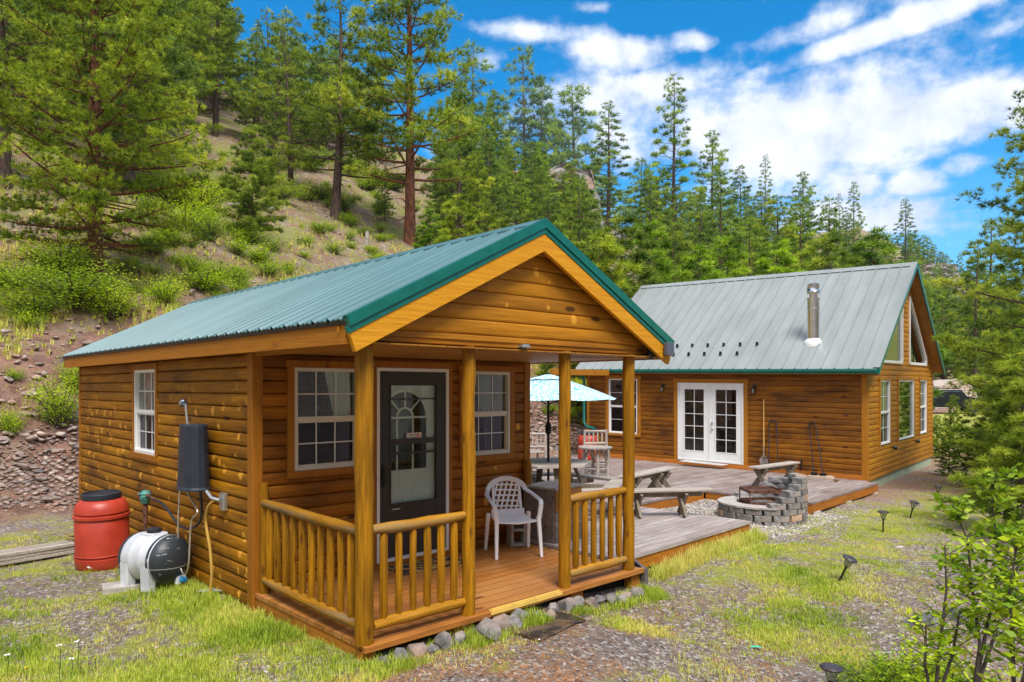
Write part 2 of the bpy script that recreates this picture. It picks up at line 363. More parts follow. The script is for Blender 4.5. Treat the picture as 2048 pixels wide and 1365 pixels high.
# ground: gravel and soil, needle litter, dry straw and green patches, red cut bank
mg, n, b, o = newmat('ground_soil'); t = n.new('ShaderNodeTexCoord').outputs['Object']; sp = n.new('ShaderNodeSeparateXYZ', {0: t})
f1 = n.noise(t, 38, 6, .75); f2 = n.noise(t, 1.1, 5, .6); f3 = n.noise(t, .35, 5, .62); f4 = n.noise(t, 3.4, 6, .7)
vo = n.new('ShaderNodeTexVoronoi', {'Vector': t, 'Scale': 34.0}); vs = n.new('ShaderNodeSeparateXYZ', {0: vo.outputs['Color']})
grav = n.mix(n.ramp(f1, .35, .68), (.19, .135, .115), (.46, .37, .32)); grav = n.mix(n.math('MULTIPLY', n.math('GREATER_THAN', vs.outputs[0], .82), .8), grav, (.66, .62, .58)); grav = n.mix(n.math('MULTIPLY', n.math('LESS_THAN', vs.outputs[1], .16), .7), grav, (.09, .07, .065))
grav = n.mix(n.math('MULTIPLY', n.ramp(f4, .50, .66), .5), grav, (.36, .17, .06))
grn = n.mix(n.ramp(f1, .3, .7), (.22, .24, .035), (.54, .54, .12))
bd = n.math('MULTIPLY_ADD', sp.outputs[1], .6448, n.math('MULTIPLY_ADD', sp.outputs[0], -.7643, -(16.549*.6448-8.1143*.7643)))   # distance in front of the main house line
band = n.math('EXPONENT', n.math('MULTIPLY', n.math('POWER', n.math('ABSOLUTE', n.math('ADD', bd, 1.5)), 2.0), -.7))
farv = n.ramp(sp.outputs[1], 20.0, 27.0); lft = n.ramp(sp.outputs[0], -.6, -1.6)
gb = n.math('MAXIMUM', n.math('MAXIMUM', n.math('MULTIPLY', band, .09), n.math('MULTIPLY', farv, .22)), n.math('MULTIPLY', lft, .06))
fore = n.math('MULTIPLY', n.ramp(sp.outputs[1], 8.5, 7.0), n.ramp(sp.outputs[0], -1.1, -.2))
gb = n.math('ADD', gb, n.math('MULTIPLY', fore, -.09))
flat = n.mix(n.ramp(n.math('ADD', n.math('ADD', n.math('MULTIPLY', f2, .55), n.math('MULTIPLY', f4, .45)), gb), .52, .66), grav, grn)
straw = n.mix(n.ramp(n.math('ADD', n.math('MULTIPLY', f4, .5), n.math('MULTIPLY', f1, .5)), .38, .62), (.14, .10, .07), (.42, .34, .24)); straw = n.mix(n.math('MULTIPLY', n.ramp(n.noise(t, .9, 5, .7), .42, .58), .85), straw, (.25, .145, .09))
straw = n.mix(n.math('MULTIPLY', n.ramp(n.noise(t, .16, 5, .7), .48, .6), .8), straw, (.24, .25, .06))
red = n.mix(n.ramp(n.math('ADD', n.math('MULTIPLY', f4, .5), n.math('MULTIPLY', f1, .5)), .38, .62), (.13, .065, .045), (.40, .23, .165)); red = n.mix(n.math('MULTIPLY', n.ramp(n.noise(t, .8, 5, .7), .5, .65), .6), red, (.35, .29, .22))
s_ = n.math('MULTIPLY_ADD', sp.outputs[1], .68, n.math('MULTIPLY', sp.outputs[0], -.73))
s_ = n.math('ADD', s_, n.math('MULTIPLY_ADD', n.noise(t, .5, 4), 3.0, -1.5))
hl = n.mix(n.ramp(s_, 19.0, 22.0), red, straw)
flat = n.mix(n.math('MULTIPLY', n.math('MULTIPLY', n.ramp(sp.outputs[1], 13.0, 17.0), n.ramp(n.math('ADD', n.noise(t, .7, 4), n.ramp(sp.outputs[1], 40.0, 28.0)), 1.35, 1.55)), .75), flat, (.36, .20, .13))
c = n.mix(n.ramp(s_, 13.2, 14.6), flat, hl)
n.l.new(c, b.inputs['Base Color']); b.inputs['Roughness'].default_value = .95; b.inputs['Specular IOR Level'].default_value = .2
bump(n, b, f1, 1.0, .05); m_ground = mg

gx = [math.copysign(abs(i/120)**3*420+abs(i)*.10, i) for i in range(-120, 121)]
gy = [-60+i*2.3 for i in range(0, 20)]+[-14+i*.35 for i in range(0, 40)]+[0+.14*i for i in range(0, 150)]
yy = 21.0
while yy < 900: gy.append(yy); yy *= 1.022; yy += .1
gy = sorted(set(round(v, 3) for v in gy))
V = []; 
for y in gy:
    for x in gx:
        k = max(1.0, y/25.0); xx = x*k*.75 if y > 25 else x*.75
        V.append((xx, y, ground(xx, y)))
nx = len(gx); Fc = [(j*nx+i, j*nx+i+1, (j+1)*nx+i+1, (j+1)*nx+i) for j in range(len(gy)-1) for i in range(nx-1)]
tag(np_mesh('ground', V, Fc, m_ground, smooth=True), kind='structure')

# ------------------------------------------------------------------ building pieces
def pbox(mb, P, a0, a1, z0, z1, d0, d1):
    c = [P(a, z, d_) for d_ in (d0, d1) for z in (z0, z1) for a in (a0, a1)]
    return mb.add(c, [(0, 2, 3, 1), (4, 5, 7, 6), (0, 1, 5, 4), (2, 6, 7, 3), (0, 4, 6, 2), (1, 3, 7, 5)])
PROF = [(0, 0), (.05, .62), (.14, .86), (.32, .97), (.5, 1), (.70, .96), (.87, .82), (.95, .55), (1, 0)]
def siding(mb, P, a0, a1, z0, z1, h, bulge, holes=(), lim=None):
    rg = random.Random(int(a1*100)+int(z0*10)); k0 = int(math.floor(z0/h)); zs = set([z0, z1])
    def prof(z):
        t = z/h-math.floor(z/h)
        for (ta, da), (tb, db) in zip(PROF, PROF[1:]):
            if ta <= t <= tb: return bulge*(da+(db-da)*(t-ta)/(tb-ta))
        return 0
    k = k0
    while k*h < z1:
        for tt, _ in PROF[:-1]:
            z = (k+tt)*h
            if z0 < z < z1: zs.add(round(z, 5))
        k += 1
    for hh in holes:
        for z in (hh[2], hh[3]):
            if z0 < z < z1: zs.add(z)
    zs = sorted(zs)
    for za, zb in zip(zs, zs[1:]):
        zm = (za+zb)/2; iv = [(a0, a1)]
        for (h0, h1, y0, y1) in holes:
            if y0-1e-6 <= za and y1+1e-6 >= zb:
                nv = []
                for (p, r) in iv:
                    if h1 <= p or h0 >= r: nv.append((p, r)); continue
                    if h0-p > 1e-4: nv.append((p, h0))
                    if r-h1 > 1e-4: nv.append((h1, r))
                iv = nv
        da, db = prof(za+1e-6), prof(zb-1e-6)
        for (p, r) in iv:
            n = max(1, int((r-p)/1.2)); 
            pa0, ra0, pb0, rb0 = p, r, p, r
            if lim:
                la, ra = lim(za); lb, rb = lim(zb)
                pa0, pb0, ra0, rb0 = max(p, la), max(p, lb), min(r, ra), min(r, rb)
                if pa0 >= ra0: continue
                if pb0 >= rb0: pb0 = rb0 = (pa0+ra0)/2
            for i in range(n):
                u, v = i/n, (i+1)/n
                mb.add([P(pa0+(ra0-pa0)*u, za, da), P(pa0+(ra0-pa0)*v, za, da), P(pb0+(rb0-pb0)*v, zb, db), P(pb0+(rb0-pb0)*u, zb, db)], [(0, 1, 2, 3)])
    return mb
def frame_ring(mb, P, a0, a1, z0, z1, t, d0, d1):
    pbox(mb, P, a0, a0+t, z0, z1, d0, d1); pbox(mb, P, a1-t, a1, z0, z1, d0, d1)
    pbox(mb, P, a0+t, a1-t, z0, z0+t, d0, d1-.0015); pbox(mb, P, a0+t, a1-t, z1-t, z1, d0, d1-.0015)
def window(parent, P, a0, a1, z0, z1, cols=3, rows=2, hung=True, trim=None, tw=.07, warp=None, curtain=0, sill=True, screen=True, split=.5, fm=None):
    f = MB(); frame_ring(f, P, a0, a1, z0, z1, .035, -.06, .040)
    zm = z0+(z1-z0)*split
    if hung:
        pbox(f, P, a0+.03, a1-.03, zm-.022, zm+.022, -.04, .028)
        frame_ring(f, P, a0+.03, a1-.03, z0+.03, zm-.018, .022, -.03, .018)
    w_ = f.build('window', fm or m_white, parent, warp=warp)
    g = MB(); pbox(g, P, a0+.03, a1-.03, (zm if hung else z0)+.01, z1-.03, -.012, -.009); g.build('upper_pane' if hung else 'pane', m_glass, w_, warp=warp)
    mu = MB()
    def grid(b0, b1, y0, y1, d_):
        for i in range(1, cols): x = b0+(b1-b0)*i/cols; pbox(mu, P, x-.006, x+.006, y0, y1, d_, d_+.007)
        for j in range(1, rows): y = y0+(y1-y0)*j/rows; pbox(mu, P, b0, b1, y-.006, y+.006, d_, d_+.009)
    if hung:
        g = MB(); pbox(g, P, a0+.045, a1-.045, z0+.045, zm-.035, -.020, -.017); g.build('lower_pane', m_screen if screen else m_glass, w_, warp=warp)
        if cols > 1: grid(a0+.035, a1-.035, zm+.022, z1-.035, -.008); grid(a0+.052, a1-.052, z0+.052, zm-.04, -.016)
    elif cols > 1: grid(a0+.035, a1-.035, z0+.035, z1-.035, -.008)
    if mu.v: mu.build('muntins', m_mullion, w_, warp=warp)
    if trim:
        t = MB(); pbox(t, P, a0-tw, a0-.001, z0-.02, z1+.001, -.01, .048); pbox(t, P, a1+.001, a1+tw, z0-.02, z1+.001, -.01, .048); pbox(t, P, a0-tw-.02, a1+tw+.02, z1+.002, z1+tw, -.01, .055)
        if sill: pbox(t, P, a0-tw+.0, a1+tw, z0-.065, z0-.002, -.01, .065)
        t.build('trim', trim, w_, warp=warp)
    if curtain:
        c = MB(); nn = 18
        for j in range(9):
            v = j/8; z = z1-.03-(z1-z0-.06)*v; l_, r_c = curtain[0]+(curtain[2]-curtain[0])*min(1, v*1.5), curtain[1]+(curtain[3]-curtain[1])*v
            for i in range(nn): c.v.append(P(l_+(r_c-l_)*i/(nn-1), z, -.042+.010*math.sin(i*2.1+v)))
        for j in range(8):
            for i in range(nn-1): c.f.append((j*nn+i, j*nn+i+1, (j+1)*nn+i+1, (j+1)*nn+i))
        c.build('curtain', m_curt, w_, warp=warp, smooth=True)
    return w_
def roof_sheet(mb, y0, y1, pe, pr, pitch, rh, rw, minor=0):
    """ribbed metal between the eave point pe and the ridge point pr (x, z); ribs run up the slope"""
    pe, pr = Vector((pe[0], 0, pe[1])), Vector((pr[0], 0, pr[1])); s = (pr-pe).normalized(); nn = Vector((-s.z, 0, s.x))
    if nn.z < 0: nn = -nn
    prof = []; y = y0
    while y < y1-1e-6:
        prof += [(y, rh), (y+rw*.3, rh), (y+rw*.65, 0)]
        for q in range(minor):
            c = y+rw*.65+(pitch-rw*.95)*(q+1)/(minor+1); prof += [(c-.022, 0), (c-.011, rh*.35), (c+.011, rh*.35), (c+.022, 0)]
        prof += [(y+pitch-rw*.35, 0)]; y += pitch
    prof = [(min(a, y1), h) for a, h in prof if a <= y1+.02]; m = len(prof); o = len(mb.v)
    for base in (pe, pr):
        for (a, h) in prof: p = base+nn*h; mb.v.append((p.x, a, p.z))
    for (a, h) in prof: p = pe+nn*(h-.012); mb.v.append((p.x, a, p.z))
    for i in range(m-1): mb.f += [(o+i, o+i+1, o+m+i+1, o+m+i), (o+i, o+i+1, o+2*m+i+1, o+2*m+i)]
    return mb
def shift(P0, v): return (P0[0]+v[0], P0[1]+v[1], P0[2]+v[2])

# ------------------------------------------------------------------ the small cabin
A = thing('guest_cabin', MA, 'small golden log-sided cabin with a green metal roof and a railed front porch', 'cabin')
AW_, AL, AY = 3.55, 8.1, 1.88
Pf = lambda a, z, d_: (a, AY-d_, z)                  # front wall
Ps = lambda a, z, d_: (-d_, a, z)                    # left wall
Pr = lambda a, z, d_: (AW_+d_, a, z)
wl, wr, wd_ = (.375, 1.10, 1.50, 2.50), (2.50, 3.24, 1.50, 2.50), (1.306, 2.269, .484, 2.518)
ws = (4.55, 5.36, 1.49, 2.53)
tr = lambda q, t=.03: (q[0]-t, q[1]+t, q[2]-t, q[3]+t)
mb = siding(MB(), Pf, .04, AW_-.04, .30, 2.76, .125, .030, [tr(wl), tr(wr), (wd_[0]-.02, wd_[1]+.02, .2, wd_[3]+.02)]); mb.build('front_wall', m_sideX, A)
mb = siding(MB(), Ps, AY+.05, AL, .125, 2.70, .125, .040, [tr(ws)])
mb.build('side_wall', m_sideY, A)
mb = siding(MB(), Pr, AY+.05, AL, .125, 2.70, .125, .03); mb.add([(0, AL, .1), (AW_, AL, .1), (AW_, AL, 2.7), (AW_/2, AL, 3.7), (0, AL, 2.7)], [(0, 1, 2, 3, 4)]); mb.build('rear_wall', m_sideY, A)
for (x0, x1, y0, y1) in ((-.042, .06, AY-.042, AY+.075), (AW_-.06, AW_+.04, AY-.042, AY+.075), (-.045, .04, AL-.06, AL+.01)):
    MB().box(x0, x1, y0, y1, .2, 2.72).build('corner_board', m_trim, A, bevel=.004)
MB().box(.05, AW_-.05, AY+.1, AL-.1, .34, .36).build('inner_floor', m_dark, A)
RX, ex, ez, rz = 1.765, -.25, 2.79, 3.80; sl = (rz-ez)/(RX-ex); RY0, RY1 = -.17, 8.27
mb = MB(); roof_sheet(mb, RY0+.02, RY1, (ex, ez), (RX-.02, rz-.01), .2286, .021, .05, 2); roof_sheet(mb, RY0+.02, RY1, (2*RX-ex, ez), (RX+.02, rz-.01), .2286, .021, .05, 2)
mb.build('roof', m_roofA, A)
mb = MB()
for sgn in (-1, 1):
    p = Vector((RX, 0, rz+.022)); q = Vector((RX+sgn*.15, 0, rz+.022-.15*sl)); mb.add([(p.x, RY0-.01, p.z), (p.x, RY1, p.z), (q.x, RY1, q.z), (q.x, RY0-.01, q.z), (q.x, RY0-.01, q.z-.02), (q.x, RY1, q.z-.02)], [(0, 1, 2, 3), (2, 3, 4, 5)])
mb.build('ridge_cap', m_roofA, A)
mb = MB()
for (xe, sgn) in ((ex, 1), (2*RX-ex, -1)):             # screws
    for r_ in range(7):
        tt = .04+r_*.155
        for k in range(37):
            y = RY0+.10+k*.2286; x = xe+(RX-xe)*tt; z = ez+(rz-ez)*tt+.006; mb.box(x-.006, x+.006, y-.006, y+.006, z-.004, z+.006)
mb.build('roof_screws', m_galv, A)
mt, mf = MB(), MB()
for sgn, xe in ((1, ex), (-1, 2*RX-ex)):
    for yy0, yy1, dz, h, m_ in ((RY0-.016, RY0+.05, .022, .085, mt), (RY0-.004, RY0+.03, -.062, .05, mt), (RY0+.004, RY0+.045, -.115, .155, mf)):
        e0 = xe+(.0 if m_ is mt else sgn*.03)
        za, zb = ez+(e0-xe)*sgn*sl+dz, rz+dz
        cut = .05 if m_ is mf else .02
        m_.add([(e0, yy0, za), (RX, yy0, zb), (RX, yy0, zb-h), (e0+sgn*cut, yy0, za-h+cut*sl), (e0, yy1, za), (RX, yy1, zb), (RX, yy1, zb-h), (e0+sgn*cut, yy1, za-h+cut*sl)],
               [(0, 1, 2, 3), (4, 5, 6, 7), (0, 1, 5, 4), (2, 3, 7, 6), (0, 3, 7, 4)])
mt.build('rake_trim', m_green, A)
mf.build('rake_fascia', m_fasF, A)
for xx, s_g in ((ex+.045, 1), (2*RX-ex-.045, -1)):
    mb = MB(); mb.add([(xx-.02, RY0+.05, ez-.035+.0), (xx+.02, RY0+.05, ez-.035), (xx+.02, RY0+.05, 2.615), (xx-.02, RY0+.05, 2.615), (xx-.02, RY1+.0, ez-.035), (xx+.02, RY1, ez-.035), (xx+.02, RY1-.12, 2.615), (xx-.02, RY1-.12, 2.615)],
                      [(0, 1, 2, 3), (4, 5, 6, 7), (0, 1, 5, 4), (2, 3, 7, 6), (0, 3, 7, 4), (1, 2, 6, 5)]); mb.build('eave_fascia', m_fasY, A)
MB().add([(ex+.01, RY0+.03, ez-.036), (ex+.025, RY0+.03, ez-.036), (ex+.025, RY0+.03, ez-.004), (ex+.01, RY0+.03, ez-.004), (ex+.01, RY1, ez-.036), (ex+.025, RY1, ez-.036), (ex+.025, RY1, ez-.004), (ex+.01, RY1, ez-.004)], [(0, 1, 2, 3), (4, 5, 6, 7), (0, 3, 7, 4), (1, 2, 6, 5), (0, 1, 5, 4)]).build('eave_strip', m_blackmetal, A)
MB().box(ex-.03, ex+.03, RY1-.10, RY1+.02, ez-.09, ez-.03).build('gutter_end', m_galv, A)
mb = MB(); mb.box(ex+.07, 2*RX-ex-.07, RY0+.06, RY1-.05, 2.628, 2.640); mb.build('soffit', m_soff, A)
for sgn, xe in ((1, ex), (-1, 2*RX-ex)):
    z0_ = ez-.045; mb = MB(); mb.add([(xe+sgn*.03, RY0+.05, z0_), (RX, RY0+.05, rz-.045), (RX, RY1, rz-.045), (xe+sgn*.03, RY1, z0_)], [(0, 1, 2, 3)]); mb.build('roof_deck', m_soff, A)
lim = lambda z: (RX-(rz-.05-z)/sl, RX+(rz-.05-z)/sl)
Pg = lambda a, z, d_: (a, -.03-d_, z)
mb = siding(MB(), Pg, -.25, 3.78, 2.70, 3.72, .125, .018, (), lim); mb.build('gable_boards', m_gable, A)
MB().box(-.06, 3.60, -.035, .06, 2.655, 2.73).build('porch_beam', m_gable, A, bevel=.006)
MB().box(-.02, .05, .06, AY-.04, 2.60, 2.70).build('side_beam', m_fasY, A)
MB().box(RX-.03, RX+.03, -.155, -.06, 3.52, 3.58).build('ridge_beam', m_fasF, A, bevel=.004)
window(A, Pf, *wl, trim=m_trim, curtain=(.74, 1.04, .88, 1.05), fm=m_almond); window(A, Pf, *wr, trim=m_trim, curtain=(2.72, 3.0, 2.88, 3.08), fm=m_almond); window(A, Ps, *ws, trim=m_trim, cols=3, rows=2, sill=True)
mb = MB()                                                   # lined blind behind the small side window
for i in range(18): mb.box(.09, .095, 4.6+i*.04, 4.6+i*.04+.032, 2.03, 2.50)
mb.build('blind', plain('blind_cloth', (.55, .42, .38), .9), A)
# storm door with the white panelled door behind it
a0, a1, z0, z1 = wd_
fr = MB(); pbox(fr, Pf, a0, a0+.035, z0-.03, z1, -.03, .045); pbox(fr, Pf, a1-.035, a1, z0-.03, z1, -.03, .045); pbox(fr, Pf, a0+.035, a1-.035, z1-.035, z1, -.03, .0435); pbox(fr, Pf, a0+.035, a1-.035, z0-.03, z0, -.03, .06)
D = fr.build('door', m_white, A)
gx0, gx1, gz0, gz1, gm = 1.49, 2.10, 1.06, 2.33, 1.72
t_ = MB(); b0, b1 = a0+.036, a1-.036
pbox(t_, Pf, b0, gx0, z0+.002, z1-.036, 0, .030); pbox(t_, Pf, gx1, b1, z0+.002, z1-.036, 0, .030); pbox(t_, Pf, gx0, gx1, gz1, z1-.036, 0, .0285); pbox(t_, Pf, gx0, gx1, z0+.002, gz0, 0, .0285); pbox(t_, Pf, gx0, gx1, gm-.03, gm+.03, .002, .026); pbox(t_, Pf, gx0, gx1, gm-.14, gm-.115, .006, .02); pbox(t_, Pf, gx0, gx1, 2.175, 2.19, .006, .02)
frame_ring(t_, Pf, gx0-.02, gx1+.02, gz0-.02, gz1+.02, .02, .028, .036)
SD = t_.build('storm_door', m_storm, D)
g = MB(); pbox(g, Pf, gx0, gx1, gm+.03, gz1, .008, .010); g.build('pane', glassmat('door_pane', 1.25, .5), D); g = MB(); pbox(g, Pf, gx0, gx1, gz0, gm-.03, .010, .012); g.build('screen', glassmat('door_screen', 1.15, .3), D)
hd = MB(); hd.tube([Pf(a0+.075, 1.28, .03), Pf(a0+.075, 1.28, .075), Pf(a0+.075, 1.45, .075), Pf(a0+.075, 1.45, .03)], .011, 8); pbox(hd, Pf, a0+.06, a0+.09, 1.25, 1.50, .028, .036); hd.build('handle', m_blackmetal, SD, smooth=True)
mb = MB(); pbox(mb, Pf, 1.50, 1.60, .995, 1.005, .028, .045); mb.build('closer_clip', m_galv, SD)
ind = MB(); pbox(ind, Pf, b0, b1, z0+.002, z1-.036, -.05, -.022)
for (p0, p1) in ((1.44, 1.70), (1.80, 2.06)): frame_ring(ind, Pf, p0, p1, .62, 1.18, .02, -.023, -.012)
ID = ind.build('inner_door', m_white, D)
cx_, rr_, zs_ = 1.70, .30, 1.98                              # fan light
arc = [(cx_+rr_*math.cos(t), zs_+rr_*math.sin(t)) for t in [math.pi*i/16 for i in range(17)]]
MB().prism([(cx_+rr_, 1.40)]+arc+[(cx_-rr_, 1.40)], Pf, -.0225, -.017).build('door_light', plain('door_glass', (.02, .03, .02), .08, var=.5, scale=7), ID)
mu = MB()
def arcbar(r, w_, n=14, d0=-.017, d1=-.007):
    for i in range(n):
        t0, t1 = math.pi*i/n, math.pi*(i+1)/n
        mu.prism([(cx_+(r-w_)*math.cos(t0), zs_+(r-w_)*math.sin(t0)), (cx_+(r+w_)*math.cos(t0), zs_+(r+w_)*math.sin(t0)), (cx_+(r+w_)*math.cos(t1), zs_+(r+w_)*math.sin(t1)), (cx_+(r-w_)*math.cos(t1), zs_+(r-w_)*math.sin(t1))], Pf, d0, d1)
arcbar(.30, .018); arcbar(.105, .010)
for t in (45, 90, 135):
    c_, s_1 = math.cos(R(t)), math.sin(R(t)); p = Vector(Pf(cx_+.11*c_, zs_+.11*s_1, -.011)); q = Vector(Pf(cx_+.29*c_, zs_+.29*s_1, -.011)); mu.plank(p, q, (0, 1, 0), .010, .018)
for x in (-.30, -.105, .105, .30): pbox(mu, Pf, cx_+x-.010, cx_+x+.010, 1.40, zs_, -.017, -.008)
for z in (1.40, 1.70, zs_): pbox(mu, Pf, cx_-.31, cx_+.31, z-.010, z+.010, -.017, -.009)
mu.build('door_muntins', m_white, ID)
tm = MB(); pbox(tm, Pf, a0-.06, a0-.002, z0-.05, z1+.001, -.01, .040); pbox(tm, Pf, a1+.002, a1+.06, z0-.05, z1+.001, -.01, .040); pbox(tm, Pf, a0-.06, a1+.06, z1+.002, z1+.07, -.01, .050); pbox(tm, Pf, a0-.06, a1+.06, .40, z0-.031, -.01, .07); tm.build('trim', m_trim, D)
stk = MB(); pbox(stk, Pf, 1.70, 1.905, 1.735, 1.81, .0105, .0125); ST = stk.build('sticker', m_white, D)
def text(s_, size, P, a, z, d_, mat, parent, name='lettering', warp=None):
    cu = bpy.data.curves.new(name, 'FONT'); cu.body = s_; cu.size = size; cu.extrude = .0006; cu.align_x = 'CENTER'; cu.align_y = 'CENTER'
    o = bpy.data.objects.new('tmp', cu); col.objects.link(o); bpy.context.view_layer.update()
    me = bpy.data.meshes.new_from_object(o.evaluated_get(bpy.context.evaluated_depsgraph_get())); bpy.data.objects.remove(o)
    for v in me.vertices: q = P(a+v.co.x, z+v.co.y, d_+v.co.z); v.co = q
    me.materials.clear(); me.materials.append(mat); ob = bpy.data.objects.new(name, me); col.objects.link(ob); ob.parent = parent; return ob
m_ink = plain('black_ink', (.01, .01, .01), .6)
m_redink = plain('red_ink', (.6, .01, .01), .5)
text('NO SMOKING', .030, Pf, 1.775, 1.788, .0135, m_ink, ST); text('NO VAPING', .030, Pf, 1.775, 1.757, .0135, m_ink, ST)
rg_ = MB()
for i in range(20):
    t0, t1 = 2*math.pi*i/20, 2*math.pi*(i+1)/20; rg_.prism([(1.868+r*math.cos(t), 1.772+r*math.sin(t)) for r, t in ((.018, t0), (.025, t0), (.025, t1), (.018, t1))], Pf, .0125, .0140)
rg_.prism([(1.852, 1.785), (1.856, 1.789), (1.884, 1.759), (1.880, 1.755)], Pf, .0125, .0142); rg_.build('no_smoking_ring', m_redink, ST)
# porch floor, posts, railings
MB().box(-.02, 3.34, -.045, AY-.002, .362, .400).build('porch_floor', m_porch, A)
MB().box(-.045, 3.37, -.085, -.047, .352, .402).build('floor_nosing', m_porch, A, bevel=.004)
MB().box(-.012, .028, -.02, AY-.05, .16, .360).build('side_skirt', m_edgeY, A)
for x, w_ in ((.02, .05), (.92, .09), (1.50, .04), (2.35, .09), (3.28, .07)): MB().box(x-w_, x+w_, -.035, .06, -.05, .350).build('floor_support', m_edgeY, A)
MB().box(0, 3.3, .10, .14, .05, .352).build('underfloor_shade', m_dark, A)  # near-black sheet standing in for the shade under the porch floor
mb = MB()
for k, yk in enumerate((-.052, -.066)): mb.box(1.20+.02*k, 2.08-.02*k, yk-.008, yk+.004, .4005+.002*k, .413+.002*k)
mb.box(1.19, 2.08, -.0925, -.0855, .374, .408); mb.build('edge_strip', plain('yellow_wood', (.75, .48, .10), .6), A)
for i, (x, r) in enumerate(((0, .068), (1.015, .057), (2.211, .060), (3.206, .062))):
    rg = random.Random(i); pts = [(x+rg.uniform(-.006, .006), 0+rg.uniform(-.006, .006), .400+j*.2255) for j in range(11)]
    MB().tube(pts, [r*(1+rg.uniform(-.05, .05)) for _ in pts], 14, wob=.03, rg=rg).build('porch_post', m_log, A, smooth=True)
for (x, y, h, w_) in ((.05, AY-.09, 1.42, .04), (3.49, AY-.09, 1.40, .055)): MB().tube([(x, y, .40), (x, y, 1.0), (x, y, h)], w_, 10).build('railing_end_post', m_log, A, smooth=True)
def railing(p0, p1, n, mat, seed):
    rg = random.Random(seed); p0, p1 = Vector(p0), Vector(p1); d_ = p1-p0
    E_ = thing('railing', Matrix.Identity(4)); E_.parent = A
    pts = lambda z, j: [p0+d_*t+Vector((rg.uniform(-j, j), rg.uniform(-j, j), z+rg.uniform(-j, j))) for t in (-.0, .2, .4, .6, .8, 1.0)]
    MB().tube(pts(1.235, .006), [.036, .045, .043, .045, .042, .034], 12).build('top_rail', mat, E_, smooth=True)
    MB().tube(pts(.52, .006), [.034, .044, .046, .043, .045, .034], 12).build('bottom_rail', mat, E_, smooth=True)
    for i in range(n):
        q = p0+d_*((i+.75)/(n+.5)); r = .030*rg.uniform(.9, 1.1); lx, ly = rg.uniform(-.006, .006), rg.uniform(-.006, .006)
        MB().tube([(q.x, q.y, .535), (q.x, q.y, .60), (q.x+lx, q.y+ly, .9), (q.x, q.y, 1.17), (q.x, q.y, 1.225)], [r*.5, r, r*1.02, r, r*.5], 8).build('baluster', m_log, E_, smooth=True)
railing((.07, -.0, 0), (.96, 0, 0), 6, m_rail, 1); railing((2.27, 0, 0), (3.145, 0, 0), 6, m_rail, 2); railing((-.0, .06, 0), (.045, 1.78, 0), 10, m_railY, 3)
MB().box(-3.0, -.36, 6.70, 6.80, 2.60, 2.76) if 0 else None
# small fittings
mb = MB(); mb.box(1.56, 1.64, -.10, -.03, 2.655, 2.69); mb.add([(1.50, -.14, 2.66), (1.60, -.16, 2.66), (1.60, -.06, 2.635), (1.50, -.05, 2.635), (1.50, -.14, 2.668), (1.60, -.16, 2.668), (1.60, -.06, 2.643), (1.50, -.05, 2.643)], [(0, 1, 2, 3), (4, 5, 6, 7), (0, 1, 5, 4), (2, 3, 7, 6)]); mb.build('porch_light', m_galv, A)
MB().box(3.57, 3.70, -.235, -.19, 2.65, 2.79).build('solar_box', plain('slate_box', (.09, .10, .14), .4), A, bevel=.005)
MB().lathe([(.03, 0), (.045, .01), (.045, .05), (.02, .06), (.018, .052)], (3.46, -.12, 2.655), 16, 'y').build('security_camera', m_blackmetal, A, smooth=True)
MB().tube([(3.46, -.1, 2.69), (3.3, -.02, 2.63), (2.9, .3, 2.625), (2.5, .35, 2.622)], .004, 5).build('camera_wire', m_blackmetal, A)
mb = MB(); pbox(mb, Pf, 3.02, 3.06, 1.02, 1.16, .03, .055); pbox(mb, Pf, 2.93, 2.97, 1.0, 1.18, .025, .045); mb.build('outlet_box', m_trim, A)

# ------------------------------------------------------------------ the main house
B = thing('main_house', MB_, 'larger log-sided house with a tall grey metal roof and french doors behind the deck', 'house')
BW, BL = 7.4, 7.68
Qs = lambda a, z, d_: (-d_, a, z); Qg = lambda a, z, d_: (a, -d_, z)
BX, bex, bez, brz = 3.70, -.22, 2.745, 5.60; bs = (brz-bez)/(BX-bex); BY0, BY1 = -.32, 7.98
fd = (2.887, 4.714, .31, 2.377); bw1 = (5.966, 6.91, .905, 2.47)
gw = [(1.10, 2.04, .92, 2.484), (2.95, 4.75, .92, 2.485), (5.55, 6.45, .94, 2.486)]
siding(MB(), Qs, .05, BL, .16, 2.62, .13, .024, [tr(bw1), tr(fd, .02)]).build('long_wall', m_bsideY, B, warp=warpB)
blim = lambda z: (max(0.0, BX-(brz-.12-z)/bs), min(BW, BX+(brz-.12-z)/bs))
TL = [(1.05, 2.95), (3.38, 2.95), (3.38, 4.78)]; TRi = [(4.25, 2.95), (6.45, 2.95), (6.45, 3.12), (4.25, 4.78)]
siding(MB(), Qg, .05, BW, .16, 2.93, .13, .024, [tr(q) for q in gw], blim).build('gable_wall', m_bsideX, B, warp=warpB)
mb = MB()                                                    # upper gable with the two raked windows left open
zz = 2.93
siding(mb, Qg, .05, 1.02, 2.93, brz-.13, .13, .024, (), blim); siding(mb, Qg, 3.41, 4.22, 2.93, brz-.13, .13, .024, (), blim); siding(mb, Qg, 6.48, BW, 2.93, brz-.13, .13, .024, (), blim)
def lim_l(z): return (max(1.02, BX-(brz-.12-z)/bs), min(3.41, 1.02+max(0, (z-3.02))/.79+0.0) if z > 2.99 else 1.03)
def lim_r(z): return (max(4.22, 6.48-max(0, z-3.15)/.76) if z > 3.15 else 6.47, min(6.48, BX+(brz-.12-z)/bs))
siding(mb, Qg, 1.02, 3.41, 2.95, brz-.13, .13, .024, (), lim_l); siding(mb, Qg, 4.22, 6.48, 3.15, brz-.13, .13, .024, (), lim_r)
